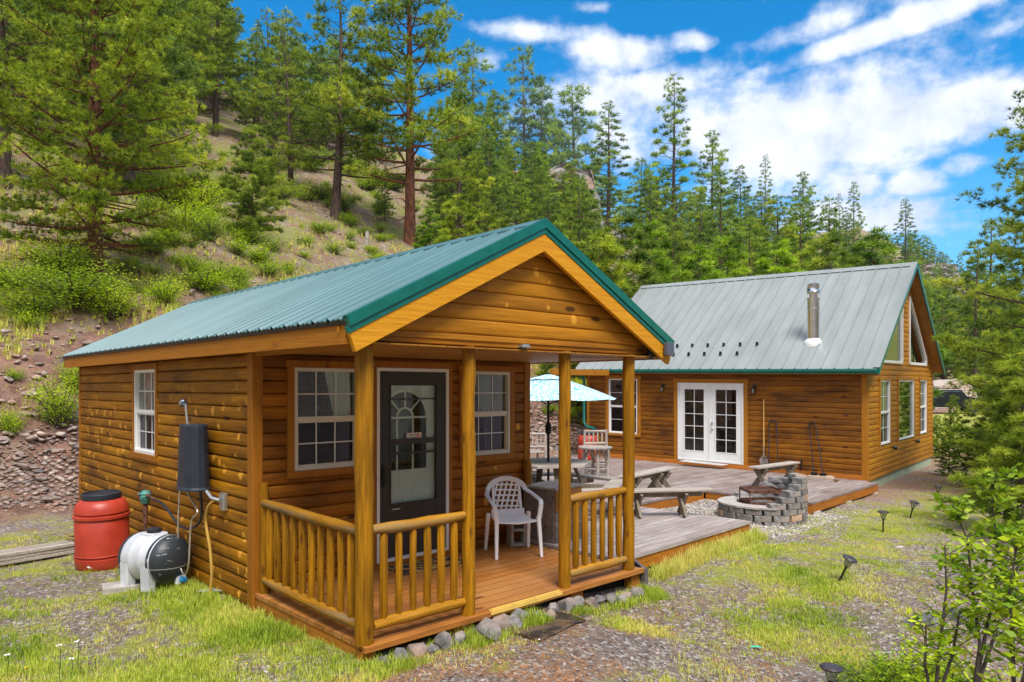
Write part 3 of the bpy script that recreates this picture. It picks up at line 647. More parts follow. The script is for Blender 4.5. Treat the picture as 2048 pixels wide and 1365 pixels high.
mb.build('gable_top', m_bsideX, B, warp=warpB)
for nm, poly in (('raked_window', TL), ('raked_window', TRi)):
    f = MB(); n_ = len(poly)
    for i in range(n_):
        p, q = poly[i], poly[(i+1) % n_]; P1, P2 = Vector(Qg(p[0], p[1], .012)), Vector(Qg(q[0], q[1], .012)); f.plank(P1, P2, (0, 1, 0), .075, .07)
    f_ = f.build(nm, m_white, B, warp=warpB); MB().prism(poly, Qg, -.012, -.009).build('pane', m_glass, f_, warp=warpB)
mb = MB(); mb.add([(BW, 0, .1), (BW, BL, .1), (BW, BL, 2.7), (BW, 0, 2.7), (0, BL, .1), (0, BL, 2.7), (BX, BL, brz-.1)], [(0, 1, 2, 3), (4, 1, 2, 6, 5)]); mb.build('rear_walls', m_bsideY, B, warp=warpB)
MB().box(.1, BW-.05, .1, BL-.1, .18, .20).build('inner_floor', wood('inner_floor_boards', (.2, .1, .05), (.3, .16, .08), 0), B, warp=warpB)
MB().box(.03, BW-.02, .02, BL, -.8, .158).build('foundation', m_found, B, warp=warpB)
for (x0, x1, y0, y1) in ((-.03, .075, -.032, .10), (BW-.06, BW+.02, -.03, .03), (-.03, .03, BL-.08, BL+.01)): MB().box(x0, x1, y0, y1, .15, 2.72).build('corner_board', m_trimB, B, warp=warpB, bevel=.004)
mb = MB(); roof_sheet(mb, BY0+.03, BY1, (bex, bez), (BX-.02, brz-.01), .305, .030, .035); roof_sheet(mb, BY0+.03, BY1, (2*BX-bex, bez), (BX+.02, brz-.01), .305, .030, .035); mb.build('roof', m_roofB, B, warp=warpB)
mb = MB()
for sgn, xe in ((1, bex), (-1, 2*BX-bex)):
    mb.add([(xe+sgn*.03, BY0+.03, bez-.03), (BX, BY0+.03, brz-.05), (BX, BY1, brz-.05), (xe+sgn*.03, BY1, bez-.03)], [(0, 1, 2, 3)])
mb.build('soffit', wood('house_soffit', (.40, .18, .03), (.54, .27, .05), 0, stain=.3, course=.2, c3=(.3, .13, .02)), B, warp=warpB)
mb = MB()
for sgn in (-1, 1):
    q = (BX+sgn*.16, brz+.028-.16*bs); mb.add([(BX, BY0-.01, brz+.03), (BX, BY1+.01, brz+.03), (q[0], BY1+.01, q[1]), (q[0], BY0-.01, q[1])], [(0, 1, 2, 3)])
mb.build('ridge_cap', m_roofB, B, warp=warpB)
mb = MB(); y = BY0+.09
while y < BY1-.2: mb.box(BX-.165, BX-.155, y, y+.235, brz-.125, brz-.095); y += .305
mb.build('ridge_vent', plain('dark_vent_strip', (.02, .06, .06), .7), B, warp=warpB)  # dark green strips between the ribs under the ridge cap
mb = MB(); mk = MB()
for sgn, xe in ((1, bex), (-1, 2*BX-bex)):
    for y0_, y1_, dz, h in ((BY0-.01, BY0+.03, .028, .15),):
        mb.add([(xe, y0_, bez+dz), (BX, y0_, brz+dz), (BX, y0_, brz+dz-h), (xe, y0_, bez+dz-h), (xe, y1_, bez+dz), (BX, y1_, brz+dz), (BX, y1_, brz+dz-h), (xe, y1_, bez+dz-h)], [(0, 1, 2, 3), (4, 5, 6, 7), (0, 1, 5, 4), (2, 3, 7, 6), (0, 3, 7, 4)])
    s0 = (BX-xe)*.0; mk.add([(xe, BY0-.012, bez+.034), (BX, BY0-.012, brz+.034), (BX, BY0+.13, brz+.034), (xe, BY0+.13, bez+.034)], [(0, 1, 2, 3)])
mb.build('rake_trim', m_green, B, warp=warpB); mk.build('rake_flashing', m_roofB, B, warp=warpB)
gt = MB(); prof = [(bex+.01, bez-.005), (bex-.11, bez-.005), (bex-.12, bez-.045), (bex-.095, bez-.07), (bex-.09, bez-.11), (bex+.01, bez-.115)]
gt.prism(prof, lambda a, b_, d_: (a, d_, b_), BY0+.02, BY1+.0)
G_ = gt.build('gutter', m_green, B, warp=warpB)
MB().tube([(bex-.05, 7.75, 2.64), (bex-.05, 7.75, 2.58), (-.09, 7.74, 2.42), (-.09, 7.74, 1.16), (-.13, 7.6, 1.05), (-.16, 7.3, 1.0)], .045, 8).build('downspout', m_green, B, warp=warpB, smooth=True)
MB().box(bex+.03, -.025, BY0+.04, BY1-.02, 2.60, 2.632).build('eave_soffit', m_trimB, B, warp=warpB)
window(B, Qs, *bw1, trim=m_trimB, tw=.10, cols=2, rows=2, warp=warpB, screen=True)
for i, q in enumerate(gw): window(B, Qg, *q, trim=m_trimB, tw=.09, cols=(2 if i != 1 else 1), rows=2, hung=(i != 1), warp=warpB, sill=False)
# french doors
a0, a1, z0, z1 = fd; f = MB(); frame_ring(f, Qs, a0, a1, z0, z1, .035, -.06, .05); pbox(f, Qs, (a0+a1)/2-.012, (a0+a1)/2+.012, z0+.03, z1-.03, -.02, .045)
FD = f.build('french_doors', m_white, B, warp=warpB)
for k in (0, 1):
    b0 = a0+.04+k*(a1-a0-.08)/2+(.014 if k else 0); b1 = b0+(a1-a0-.08)/2-.014
    lf = MB(); g0, g1, y0, y1 = b0+.15, b1-.15, z0+.27, z1-.17
    pbox(lf, Qs, b0, g0, z0+.036, z1-.036, -.01, .03); pbox(lf, Qs, g1, b1, z0+.036, z1-.036, -.01, .03); pbox(lf, Qs, g0, g1, z0+.036, y0, -.01, .0285); pbox(lf, Qs, g0, g1, y1, z1-.036, -.01, .0285); frame_ring(lf, Qs, g0-.02, g1+.02, y0-.02, y1+.02, .02, .028, .038)
    L_ = lf.build('door_leaf', m_white, FD, warp=warpB); g = MB(); pbox(g, Qs, g0, g1, y0, y1, .006, .009); g.build('pane', m_glass, FD, warp=warpB)
    mu = MB(); pbox(mu, Qs, (g0+g1)/2-.008, (g0+g1)/2+.008, y0, y1, .010, .020)
    for j in range(1, 5): z = y0+(y1-y0)*j/5; pbox(mu, Qs, g0, g1, z-.008, z+.008, .010, .022)
    mu.build('muntins', m_white, FD, warp=warpB)
mb = MB()
for z in (1.18, 1.34): mb.lathe([(.03, 0), (.034, -.02), (.026, -.045), (.012, -.05)], (-.03, a0+.04+(a1-a0-.08)/2-.075, z), 12, 'x')
mb.build('door_knobs', m_steel, FD, warp=warpB, smooth=True)
tm = MB(); pbox(tm, Qs, a0-.11, a0-.001, .19, z1+.001, -.01, .038); pbox(tm, Qs, a1+.001, a1+.12, .19, z1+.001, -.01, .038); pbox(tm, Qs, a0-.13, a1+.14, z1+.002, z1+.11, -.01, .045); pbox(tm, Qs, a0, a1, .20, z0-.002, -.01, .04); tm.build('trim', m_trimB, FD, warp=warpB)
MB().box(-.05, -.026, .1, BL, .19, .30).build('base_board', wood('base_board', (.48, .15, .02), (.58, .21, .03), 1), B, warp=warpB)
for y in (5.15, 2.60):                                       # porch lamps
    l_ = MB().lathe([(.05, 0), (.05, -.015), (.02, -.03), (.02, -.08)], (-.025, y, 2.30), 12, 'x').build('wall_lamp', m_blackmetal, B, warp=warpB, smooth=True)
    MB().lathe([(.045, .05), (.05, .02), (.03, .055)], (-.13, y, 2.24), 12).build('lamp_cap', m_blackmetal, l_, warp=warpB)
    MB().lathe([(.036, .02), (.042, -.03), (.042, -.10), (.03, -.115)], (-.13, y, 2.24), 12).build('lamp_shade', m_clear, l_, warp=warpB, smooth=True)
    MB().lathe([(.012, .0), (.026, -.04), (.024, -.075), (.008, -.095)], (-.13, y, 2.24), 12).build('bulb', m_white, l_, warp=warpB, smooth=True)
for (n_, x, y0) in ((6, .61, 5.06), (5, .27, 5.00)):
    for k in range(n_):
        y = y0-.455*k; z = bez+(x-bex)*bs
        MB().add([(x-.03, y-.035, z+.012), (x-.03, y+.035, z+.012), (x+.05, y-.02, z+.07), (x+.05, y+.02, z+.07), (x-.02, y-.03, z+.11), (x-.02, y+.03, z+.11)], [(0, 1, 3, 2), (0, 1, 5, 4), (2, 3, 5, 4), (0, 2, 4), (1, 3, 5)]).build('snow_guard', m_blackmetal, B, warp=warpB)
ch = (.77, 1.42)
C_ = MB().lathe([(.148, 3.40), (.148, 4.22), (.154, 4.225), (.154, 4.27), (.148, 4.275), (.148, 4.46), (.158, 4.465), (.158, 4.52), (.1, 4.525)], (ch[0], ch[1], 0), 28).build('chimney', m_steel, B, warp=warpB, smooth=True)
MB().lathe([(.10, 4.52), (.10, 4.64), (.10, 4.66)], (ch[0], ch[1], 0), 20).build('chimney_neck', m_steel, C_, warp=warpB, smooth=True)
MB().lathe([(.10, 4.62), (.155, 4.625), (.158, 4.68), (.150, 4.69), (.150, 4.86), (.157, 4.87), (.13, 4.885)], (ch[0], ch[1], 0), 28).build('chimney_cap', m_steel, C_, warp=warpB, smooth=True)
MB().lathe([(.235, 3.30), (.24, 3.40), (.20, 3.46), (.165, 3.50), (.165, 3.52)], (ch[0], ch[1], 0), 24).add([(ch[0]-.22, ch[1]-.24, bez+(ch[0]-.22-bex)*bs+.03), (ch[0]-.22, ch[1]+.24, bez+(ch[0]-.22-bex)*bs+.03), (ch[0]+.3, ch[1]+.24, bez+(ch[0]+.3-bex)*bs+.03), (ch[0]+.3, ch[1]-.24, bez+(ch[0]+.3-bex)*bs+.03)], []).build('chimney_boot', m_white, C_, warp=warpB, smooth=True)
MB().box(-.07, -.03, 1.43, 1.45, .30, .52).lathe([(.02, .52), (.03, .54), (.02, .56)], (-.05, 1.44, 0), 10).build('hose_tap', m_blackmetal, B, warp=warpB)
MB().box(-3.0, -.345, 6.70, 6.80, 2.56, 2.72).build('projecting_beam', m_trimB, B, warp=warpB, bevel=.004)
for x in (2.35, 5.0): MB().lathe([(.02, -.02), (.03, -.05), (.06, -.07), (.04, -.14)], (x, 0, .78), 10, 'y').build('wall_fitting', m_blackmetal, B, warp=warpB)

# ------------------------------------------------------------------ the grey deck between the two buildings
K = thing('deck', MB_, 'weathered grey board deck on two levels with stained orange edges', 'deck')
def clip_poly(poly, keep):                          # keep(x, y) >= 0 stays (Sutherland-Hodgman)
    out = []
    for i in range(len(poly)):
        p, q = poly[i], poly[(i+1) % len(poly)]; kp, kq = keep(*p), keep(*q)
        if kp >= 0: out.append(p)
        if kp*kq < 0: t = kp/(kp-kq); out.append((p[0]+(q[0]-p[0])*t, p[1]+(q[1]-p[1])*t))
    return out
MBi = MB_.inverted(); MAi = MA.inverted()
def right_of_cabin(xm, yfar=99):
    def f(x, y): p = MAi @ (MB_ @ Vector((x, y, 0))); return p.x-xm
    return f
low = clip_poly([(-12.6, -.30), (-7.47, -.30), (-7.36, 1.66), (-12.6, 1.66)], right_of_cabin(3.375))
up = clip_poly([(-12.6, 1.665), (-4.84, 1.665), (-4.84, -.32), (-.28, -.32), (-.28, -.036), (-.036, -.036), (-.036, 7.9), (-12.6, 7.9)], right_of_cabin(3.62))
flat_ = lambda a, b_, d_: (a, b_, d_)
lowP = MB(); n_ = len(low); zl = lambda x, y, d_: (x, y, d_-.0156*y)
lowP.prism(low, lambda a, b_, d_: zl(a, b_, d_), .120, .158); lowP.build('lower_platform', m_grey, K, warp=warpD)
MB().prism(up, flat_, .147, .185).build('upper_platform', m_greyY, K, warp=warpD)
Wd = lambda p: MBi @ (MA @ Vector(p))
q0 = Wd((3.375, -.02, 0)); xl = -10.95
MB().box(xl+.14, -7.50, -.285, -.25, -.02, .119).build('front_edge', m_edge, K, warp=warpD)
MB().box(-7.535, -7.495, -.25, 1.62, -.02, .119).build('side_edge', m_edgeY, K, warp=warpD)
MB().box(-9.9, -4.88, 1.675, 1.705, -.02, .1465).build('step_edge', m_edge, K, warp=warpD)
MB().box(-4.83, -4.80, -.305, 1.66, -.02, .1465).build('notch_edge', m_edgeY, K, warp=warpD)
MB().box(-4.79, -.30, -.315, -.28, -.01, .1465).build('right_front_edge', m_edge, K, warp=warpD)
MB().box(-.30, -.28, -.30, -.04, 0, .1465).build('right_side_edge', m_edgeY, K, warp=warpD)
mb = MB(); a_ = Wd((3.385, -.10, 0)); b_ = Wd((3.385, 1.85, 0)); mb.plank((a_.x, a_.y, .03), (b_.x, b_.y, .03), (0, 0, 1), .17, .04)
b2 = Vector((-10.78, -.27, .03)); mb.plank((a_.x, a_.y, .03), b2, (0, 0, 1), .17, .04); mb.build('old_sleeper', plain('dark_weathered_timber', (.10, .09, .085), .9, var=.4), K, warp=warpD)
for x, y in ((-4.6, -.25), (-.55, -.22), (-2.6, -.22)): MB().box(x-.12, x+.2, y-.1, y+.1, -.12, .0).build('footing_block', m_pale, K, warp=warpD)
MB().prism([(-1.1, .35), (-.55, .42), (-.3, .6), (-.62, .55), (-.95, .42)], flat_, .186, .188).build('wet_patch', plain('wet_wood', (.10, .07, .05), .3), K, warp=warpD)
def DT(x, y, rz=0, up_=True, dz=0.0, s=1):          # placing a thing on the deck in house coordinates
    z = (deck_up(x, y) if up_ else deck_low(x, y))+dz; return MB_ @ T(x, y, z, rz, s)

# ---- benches
def bench(M, L, H, legs, label):
    t = thing('bench', M, label, 'bench', None); W_ = .24
    MB().box(-L/2, L/2, -W_/2, W_/2, H-.04, H).build('seat', m_greyp, t, bevel=.006)
    for x in legs:
        for sg in (-1, 1):
            m = MB(); m.plank((x+.02*sg, sg*.17, 0.0), (x+.02*sg, -sg*.11, H-.042), (1, 0, 0), .038, .12); m.v = [(a, b_, max(.001, min(H-.041, c_))) for a, b_, c_ in m.v]; m.build('leg', m_greyl, t)
    MB().box(-L/2+.15, L/2-.15, -.02, .02, H-.12, H-.045).build('rail', m_greyl, t)
    return t
bench(DT(-8.08, .86, -.72, False), 1.6, .42, (-.36, .34), 'low plank bench with crossed legs on the lower deck, nearest the gravel')
bench(DT(-6.35, 2.05, .05), 1.95, .43, (-.55, .30, .62), 'long plank bench on the upper deck step, behind the nearer bench')
bench(DT(-2.85, 1.05, -.16), 1.65, .45, (-.55, .62), 'plank bench on the upper deck behind the stone fire pit')

# ---- fire pit of stacked blocks
FC = Vector((4.20, 12.15, 0)); FCg = ground(FC.x, FC.y)
P_ = thing('fire_pit', Matrix.Translation((FC.x, FC.y, FCg-.05)), 'round stepped fire pit of grey and tan wall blocks with a rusty grill', 'fire pit')
blk = [rockmat('grey_block', (.13, .128, .125), (.31, .295, .28), (.27, .21, .17), 9), rockmat('tan_block', (.42, .24, .13), (.55, .34, .2), (.35, .3, .27), 7)]
hb = .098; rg = random.Random(5); R0 = .62
starts = [None, None, None, -100, -86, -74, -60, -52]; protos = []
def block_mesh(w_, seed):
    r = random.Random(seed); m = MB(); m.box(-w_/2, w_/2, -.085, .085, 0, hb-.004)
    m.v = [(x+r.uniform(-.004, .004), y+r.uniform(-.006, .006), z+r.uniform(-.0015, .0)) for x, y, z in m.v]; return m
for m_i in range(2):
    for s in range(3): 
        o = block_mesh(.256, s+m_i*7).build('block', blk[m_i], None, bevel=.006); col.objects.unlink(o); protos.append(o)
for k in range(8):
    if starts[k] is None: angs = [(j+.5*(k % 2))*24 for j in range(15)]
    else:
        a = starts[k]; angs = []; e = {3: 95, 4: 80, 5: 66, 6: 50, 7: 20}[k]
        while a < e: angs.append(a+11); a += 24
    for a in angs:
        if len([1 for q in P_.children if 1]) > 98: break
        o = protos[rg.randrange(3)+(3 if rg.random() < .16 else 0)].copy(); col.objects.link(o); o.parent = P_
        rr = R0+rg.uniform(-.008, .008); o.location = (rr*math.cos(R(a)), rr*math.sin(R(a)), k*hb); o.rotation_euler = (0, 0, R(a+90)+rg.uniform(-.03, .03))
mb = MB()                                                     # cap stones and ash bed
for i in range(28):
    t0, t1 = 2*math.pi*i/28, 2*math.pi*(i+1)/28
    if -100 < math.degrees(t0)-(360 if math.degrees(t0) > 180 else 0) < 90: continue
    mb.prism([(r*math.cos(t), r*math.sin(t)) for r, t in ((.42, t0), (.72, t0), (.72, t1), (.42, t1))], flat_, 3*hb, 3*hb+.028)
mb.build('cap_ring', rockmat('cap_stone', (.28, .25, .23), (.42, .38, .35), (.34, .29, .25), 9), P_)
MB().lathe([(.50, .05), (.50, .14), (.2, .18), (0.01, .19)], (0, 0, 0), 20).build('ash_bed', m_dark, P_)
m_rust = plain('rusty_iron', (.11, .045, .03), .8, .3, var=.4, scale=20, c2=(.22, .09, .055))
mb = MB(); gM = [(-.30, -.30), (.28, -.26), (.26, .28), (-.30, .24)]
def gring(z, sc, r_):
    for i in range(4): p, q = gM[i], gM[(i+1) % 4]; mb.plank((p[0]*sc, p[1]*sc, z), (q[0]*sc, q[1]*sc, z), (0, 0, 1), .045, r_)
gring(.33, 1.0, .012); gring(.52, 1.0, .012)
for i in (0, 3, 1): p = gM[i]; mb.tube([(p[0], p[1], .33), (p[0]*1.0, p[1], .52)], .010, 6)
for i in range(14):
    t_ = i/13; mb.tube([(gM[0][0]+(gM[1][0]-gM[0][0])*t_, gM[0][1]+(gM[1][1]-gM[0][1])*t_, .515), (gM[3][0]+(gM[2][0]-gM[3][0])*t_, gM[3][1]+(gM[2][1]-gM[3][1])*t_, .515)], .005, 5)
for i in range(8):
    t_ = i/7; mb.tube([(gM[0][0]+(gM[3][0]-gM[0][0])*t_, gM[0][1]+(gM[3][1]-gM[0][1])*t_, .52), (gM[1][0]+(gM[2][0]-gM[1][0])*t_, gM[1][1]+(gM[2][1]-gM[1][1])*t_, .52)], .004, 5)
mb.build('grill', m_rust, P_)

# ---- octagonal picnic table with umbrella
zd = .43; PT = Vector((.56, 11.15, 0)); 
t = thing('picnic_table', Matrix.Translation((PT.x, PT.y, zd)) @ Matrix.Rotation(.25, 4, 'Z'), 'weathered hexagonal picnic table with attached seats, umbrella through its middle', 'table')
hexp = [(.72*math.cos(R(60*i)), .72*math.sin(R(60*i))) for i in range(6)]
MB().prism(hexp, flat_, .70, .74).build('tabletop', m_greyp, t, bevel=.004)
for i in range(6):
    a = R(60*i+30); c_, s_1 = math.cos(a), math.sin(a); ta = Vector((-s_1, c_, 0))
    if i % 2 == 0 or 1:
        m = MB(); m.plank((.40*c_, .40*s_1, .695), (.70*c_, .70*s_1, .0), ta, .09, .04); m.v = [(x, y, max(.002, min(.698, z))) for x, y, z in m.v]; m.build('leg', m_greyl, t)
    m = MB(); q = Vector((c_*1.02, s_1*1.02, .42)); m.obox(q, ta, (c_, s_1, 0), (0, 0, 1), .52, .115, .019); m.build('seat', m_greyp, t)
    m = MB(); m.plank((.1*c_, .1*s_1, .37), (1.08*c_, 1.08*s_1, .37), (0, 0, 1), .09, .035); m.build('seat_arm', m_greyl, t)
m, n, b, o = newmat('paisley_canvas'); tcx = n.new('ShaderNodeTexCoord').outputs['Object']
vo = n.new('ShaderNodeTexVoronoi', {'Vector': tcx, 'Scale': 4.2}); wv = n.math('SINE', n.math('MULTIPLY', vo.outputs[0], 40.0)); nz = n.noise(tcx, 26, 3)
c1 = n.mix(n.ramp(n.math('ADD', wv, n.math('MULTIPLY_ADD', nz, 2.4, -1.2)), -.1, .25), (.62, .74, .76), (.16, .50, .58))
c1 = n.mix(n.ramp(n.noise(tcx, 14, 4), .57, .62), c1, (.62, .74, .76)); c1 = n.mix(n.ramp(n.noise(tcx, 19, 3), .63, .67), c1, (.08, .14, .28))
n.l.new(c1, b.inputs['Base Color']); b.inputs['Roughness'].default_value = .85
u_ = thing('patio_umbrella', Matrix.Translation((PT.x, PT.y, zd)) @ Matrix.Rotation(.13, 4, 'Z'), 'turquoise and white paisley patio umbrella standing in the picnic table', 'umbrella')
MB().tube([(0, 0, .02), (0, 0, 2.05)], .019, 12).build('pole', m_blackmetal, u_, smooth=True)
MB().lathe([(.02, 1.16), (.045, 1.18), (.05, 1.28), (.035, 1.33), (.02, 1.35)], (0, 0, 0), 14).tube([(.04, 0, 1.22), (.09, 0, 1.22), (.09, 0, 1.19)], .008, 6).build('crank', m_blackmetal, u_, smooth=True)
mc = MB(); n8, rings = 8, 7
def canopy(mb, r0, r1, z0_, z1_, sag):
    o_ = len(mb.v); seg = 6*n8
    for j in range(rings):
        tt = j/(rings-1); r = r0+(r1-r0)*tt
        for i in range(seg):
            a = 2*math.pi*i/seg; fr_ = (i % 6)/6; rad = r*math.cos(math.pi/n8)/math.cos((a % (2*math.pi/n8))-math.pi/n8)
            z = z0_+(z1_-z0_)*(tt**1.15)-sag*math.sin(fr_*math.pi)*tt*(0 if j == 0 else 1)*.35
            mb.v.append((rad*math.cos(a), rad*math.sin(a), z))
    for j in range(rings-1):
        for i in range(seg): mb.f.append((o_+j*seg+i, o_+j*seg+(i+1) % seg, o_+(j+1)*seg+(i+1) % seg, o_+(j+1)*seg+i))
canopy(mc, .20, 1.08, 2.02, 1.71, .05); mc.build('canopy', m, u_, smooth=False)
mc = MB(); canopy(mc, .02, .32, 2.085, 2.01, .02); mc.build('vent', m, u_)
for i in range(8): a = R(45*i); mr = MB(); mr.tube([(.03*math.cos(a), .03*math.sin(a), 2.0), (1.06*math.cos(a), 1.06*math.sin(a), 1.69)], .006, 5); mr.tube([(.02*math.cos(a), .02*math.sin(a), 1.62), (.55*math.cos(a), .55*math.sin(a), 1.87)], .005, 5); mr.build('rib', m_blackmetal, u_)
MB().lathe([(.02, 2.08), (.025, 2.10), (.012, 2.12)], (0, 0, 0), 10).build('finial', m_blackmetal, u_)

# ---- log furniture
def log_legs(t, r, H, n_, rad=.035, y0=0):
    for i in range(n_):
        a = R(45+360/n_*i); MB().tube([(r*math.cos(a)*1.15, r*math.sin(a)*1.15, 0), (r*math.cos(a), r*math.sin(a), H)], [rad*1.1, rad], 8).build('leg', m_greyp, t, smooth=True)
    m = MB()
    for i in range(n_): a, b_ = R(45+360/n_*i), R(45+360/n_*(i+1)); m.tube([(r*1.1*math.cos(a), r*1.1*math.sin(a), H*.32), (r*1.1*math.cos(b_), r*1.1*math.sin(b_), H*.32)], .018, 6)
    m.build('stretcher', m_greyp, t, smooth=True)
t = thing('log_table', MB_ @ T(-4.75, 4.25, deck_up(-4.75, 4.25)), 'small round topped bar table of peeled logs, in front of the log chair', 'table')
log_legs(t, .24, .62, 4); MB().lathe([(.36, .62), (.37, .64), (.37, .66), (.36, .67)], (0, 0, 0), 24).build('tabletop', m_greyp, t)
for i in range(4):
    a, b_ = R(45+90*i), R(135+90*i); m = MB()
    for sg, s0, s1 in ((1, a, b_), (1, b_, a)): m.tube([(.25*math.cos(s0), .25*math.sin(s0), .38), (.17*math.cos(s0)+.09*math.cos(s1), .17*math.sin(s0)+.09*math.sin(s1), .52), (.13*(math.cos(s0)+math.cos(s1)), .13*(math.sin(s0)+math.sin(s1)), .61)], .018, 6)
    m.build('brace', m_greyp, t, smooth=True)
def log_chair(M, label):
    t = thing('log_chair', M, label, 'chair', 'log chairs on the deck')
    for x in (-.25, .25):
        for y, h in ((-.22, .56), (.24, .98)): MB().tube([(x*1.04, y*1.04, 0), (x, y, h)], [.036, .03], 8).build('leg', m_greyp, t, smooth=True)
    MB().box(-.27, .27, -.25, .25, .52, .56).build('seat', m_greyp, t, bevel=.008)
    m = MB()
    for z in (.94, .66): m.tube([(-.27, .24, z), (.27, .24, z)], .028, 8)
    for k in range(4): m.tube([(-.15+.10*k, .24, .66), (-.15+.10*k, .24, .93)], .019, 6)
    m.build('backrest', m_greyp, t, smooth=True)
    m = MB()
    for y in (-.22, .24): m.tube([(-.26, y, .22), (.26, y, .22)], .02, 6)
    for x in (-.25, .25): m.tube([(x, -.22, .28), (x, .24, .28)], .02, 6)
    m.build('stretcher', m_greyp, t, smooth=True); return t
log_chair(MB_ @ T(-3.95, 4.75, deck_up(-4, 4.75), -.9), 'peeled log chair with spindle back behind the small round log table')
log_chair(MB_ @ T(-5.3, 5.6, deck_up(-5.3, 5.6)-.05, 2.6), 'peeled log chair behind the umbrella pole, near the rock slope')

# ---- barrels
m_red = plain('red_plastic', (.42, .035, .015), .42, var=.12, scale=3, c2=(.50, .055, .028)); m_blk = plain('black_plastic', (.02, .025, .035), .4)
def barrel(M, label, s=1):
    t = thing('barrel', M, label, 'barrel')
    MB().lathe([(.235, 0), (.255, .015), (.285, .07), (.292, .13), (.296, .165), (.275, .172), (.275, .190), (.296, .20), (.290, .205), (.288, .23), (.288, .60), (.278, .612), (.278, .622), (.302, .632), (.302, .662), (.278, .672), (.278, .685), (.292, .695), (.285, .74), (.262, .80), (.225, .835), (.20, .845), (.20, .86)], (0, 0, 0), 40).build('body', m_red, t, smooth=True)
    MB().lathe([(.205, .845), (.212, .85), (.212, .905), (.204, .912), (.185, .912), (.182, .895), (.02, .893)], (0, 0, 0), 40).build('lid', m_blk, t, smooth=True)
    return t
bx = at(206, 8.6); br = barrel(Matrix.Translation((bx.x, bx.y, bx.z-.02)) @ Matrix.Rotation(.04, 4, 'X'), 'big red plastic barrel with black screw lid beside the side wall')
mb = MB(); mb.add([(-.02, -.2935, .10), (.0, -.2935, .115), (.03, -.2930, .095), (.05, -.2910, .09), (0, -.2935, .088)], [(0, 1, 2, 3, 4)]); mb.build('paint_mark', m_white, br)
barrel(MB_ @ T(-2.3, 6.1, deck_up(-2.3, 6.1)-.02, 0, .92), 'red plastic barrel standing at the downspout of the main house')

# ---- horizontal water tank with pump
m_tank = plain('milky_tank_plastic', (.52, .54, .58), .4, var=.08, scale=2, c2=(.72, .73, .76))
m, n, b, o = newmat('flaking_black_paint'); tcx = n.new('ShaderNodeTexCoord').outputs['Object']
f = n.ramp(n.noise(n.new('ShaderNodeMapping', {0: tcx, 3: (1, 1, 3)}).outputs[0], 9, 8, .75), .62, .66); sep = n.new('ShaderNodeSeparateXYZ', {0: tcx})
ln = n.math('LESS_THAN', n.math('ABSOLUTE', n.math('SUBTRACT', sep.outputs[2], n.math('MULTIPLY_ADD', n.noise(tcx, 5, 3), .05, .24))), .004)
f = n.math('MAXIMUM', f, n.math('MULTIPLY', ln, .8)); f = n.math('MAXIMUM', f, n.ramp(n.math('MULTIPLY_ADD', n.noise(tcx, 8, 4), .12, sep.outputs[2]), .17, .09))
n.l.new(n.mix(f, (.028, .034, .042), (.55, .57, .60)), b.inputs['Base Color']); b.inputs['Roughness'].default_value = .45; m_flake = m
TK = MA @ T(-.60, 3.62, 0); tz = ground(TK.translation.x, TK.translation.y); TK = MA @ T(-.31, 3.24, tz+.02, .36, .90)
t = thing('water_tank', TK, 'white plastic water tank lying on its side with a flaking black painted end', 'tank')
r_ = .275; zc_ = .335
MB().lathe([(.02, .62), (.12, .61), (.20, .58), (.25, .53), (.272, .47), (.275, .42), (.275, .36), (.280, .35), (.280, .33), (.275, .32), (.275, .20), (.280, .19), (.280, .17), (.275, .16), (.275, .10), (.275, 0)], (0, 0, zc_), 36, 'y').build('body', m_tank, t, smooth=True)
MB().lathe([(.02, -.175), (.10, -.165), (.18, -.135), (.24, -.085), (.268, -.03), (.277, .03), (.277, .055), (.272, .056)], (0, 0, zc_), 36, 'y').build('black_end', m_flake, t, smooth=True)
MB().lathe([(.02, .64), (.12, .63), (.20, .60), (.255, .55), (.277, .50), (.277, .49)], (0, 0, zc_), 36, 'y').build('far_end', m_flake, t, smooth=True)
for y in (.02, .36):
    m = MB(); m.prism([(-.26, 0), (-.17, 0), (-.15, .16), (.15, .16), (.17, 0), (.26, 0), (.272, .30), (-.272, .30)], lambda a, b_, d_: (a, d_, b_), y, y+.13); m.build('foot', m_tank, t, bevel=.006)
MB().box(-.10, .10, .14, .38, zc_+.24, zc_+.285).build('filler_boss', m_tank, t, bevel=.01)
MB().lathe([(.07, .0), (.078, .005), (.078, .045), (.07, .052), (.0, .054)], (0, .26, zc_+.285), 24).build('filler_cap', m_blk, t, smooth=True)
vv = MB(); vv.lathe([(.035, 0), (.035, -.05), (.025, -.06)], (.06, -.13, .10), 14, 'y').build('outlet_valve', plain('blue_valve', (.02, .22, .5), .4), t, smooth=True)
MB().box(-.005, .125, -.13, -.08, .045, .165).build('outlet_flange', m_tank, t, bevel=.01)
def AT(x, y, z): return MA @ Vector((x, y, z))
t = thing('water_pump', MA @ T(-.13, 4.42, 0), 'green cast pressure pump on the side wall above the water tank', 'pump')
m_castg = plain('green_cast_iron', (.06, .22, .18), .5, .2, var=.35, scale=14)
MB().lathe([(.02, -.07), (.05, -.06), (.06, -.02), (.055, .03), (.065, .05), (.04, .08), (.02, .09)], (-.06, 0, 1.02), 14).lathe([(.03, -.06), (.06, -.03), (.06, .02), (.03, .05)], (-.06, 0, 1.02), 14, 'y').build('body', m_castg, t, smooth=True)
MB().lathe([(.045, .10), (.05, .14), (.03, .15)], (-.06, 0, 1.03), 14, 'y').build('cap', m_steel, t, smooth=True)
MB().tube([(-.06, 0, .96), (-.06, 0, .86), (-.06, 0, .70), (-.06, 0, .30)], [.022, .03, .02, .02], 10).build('lower_pipe', m_rust, t, smooth=True)
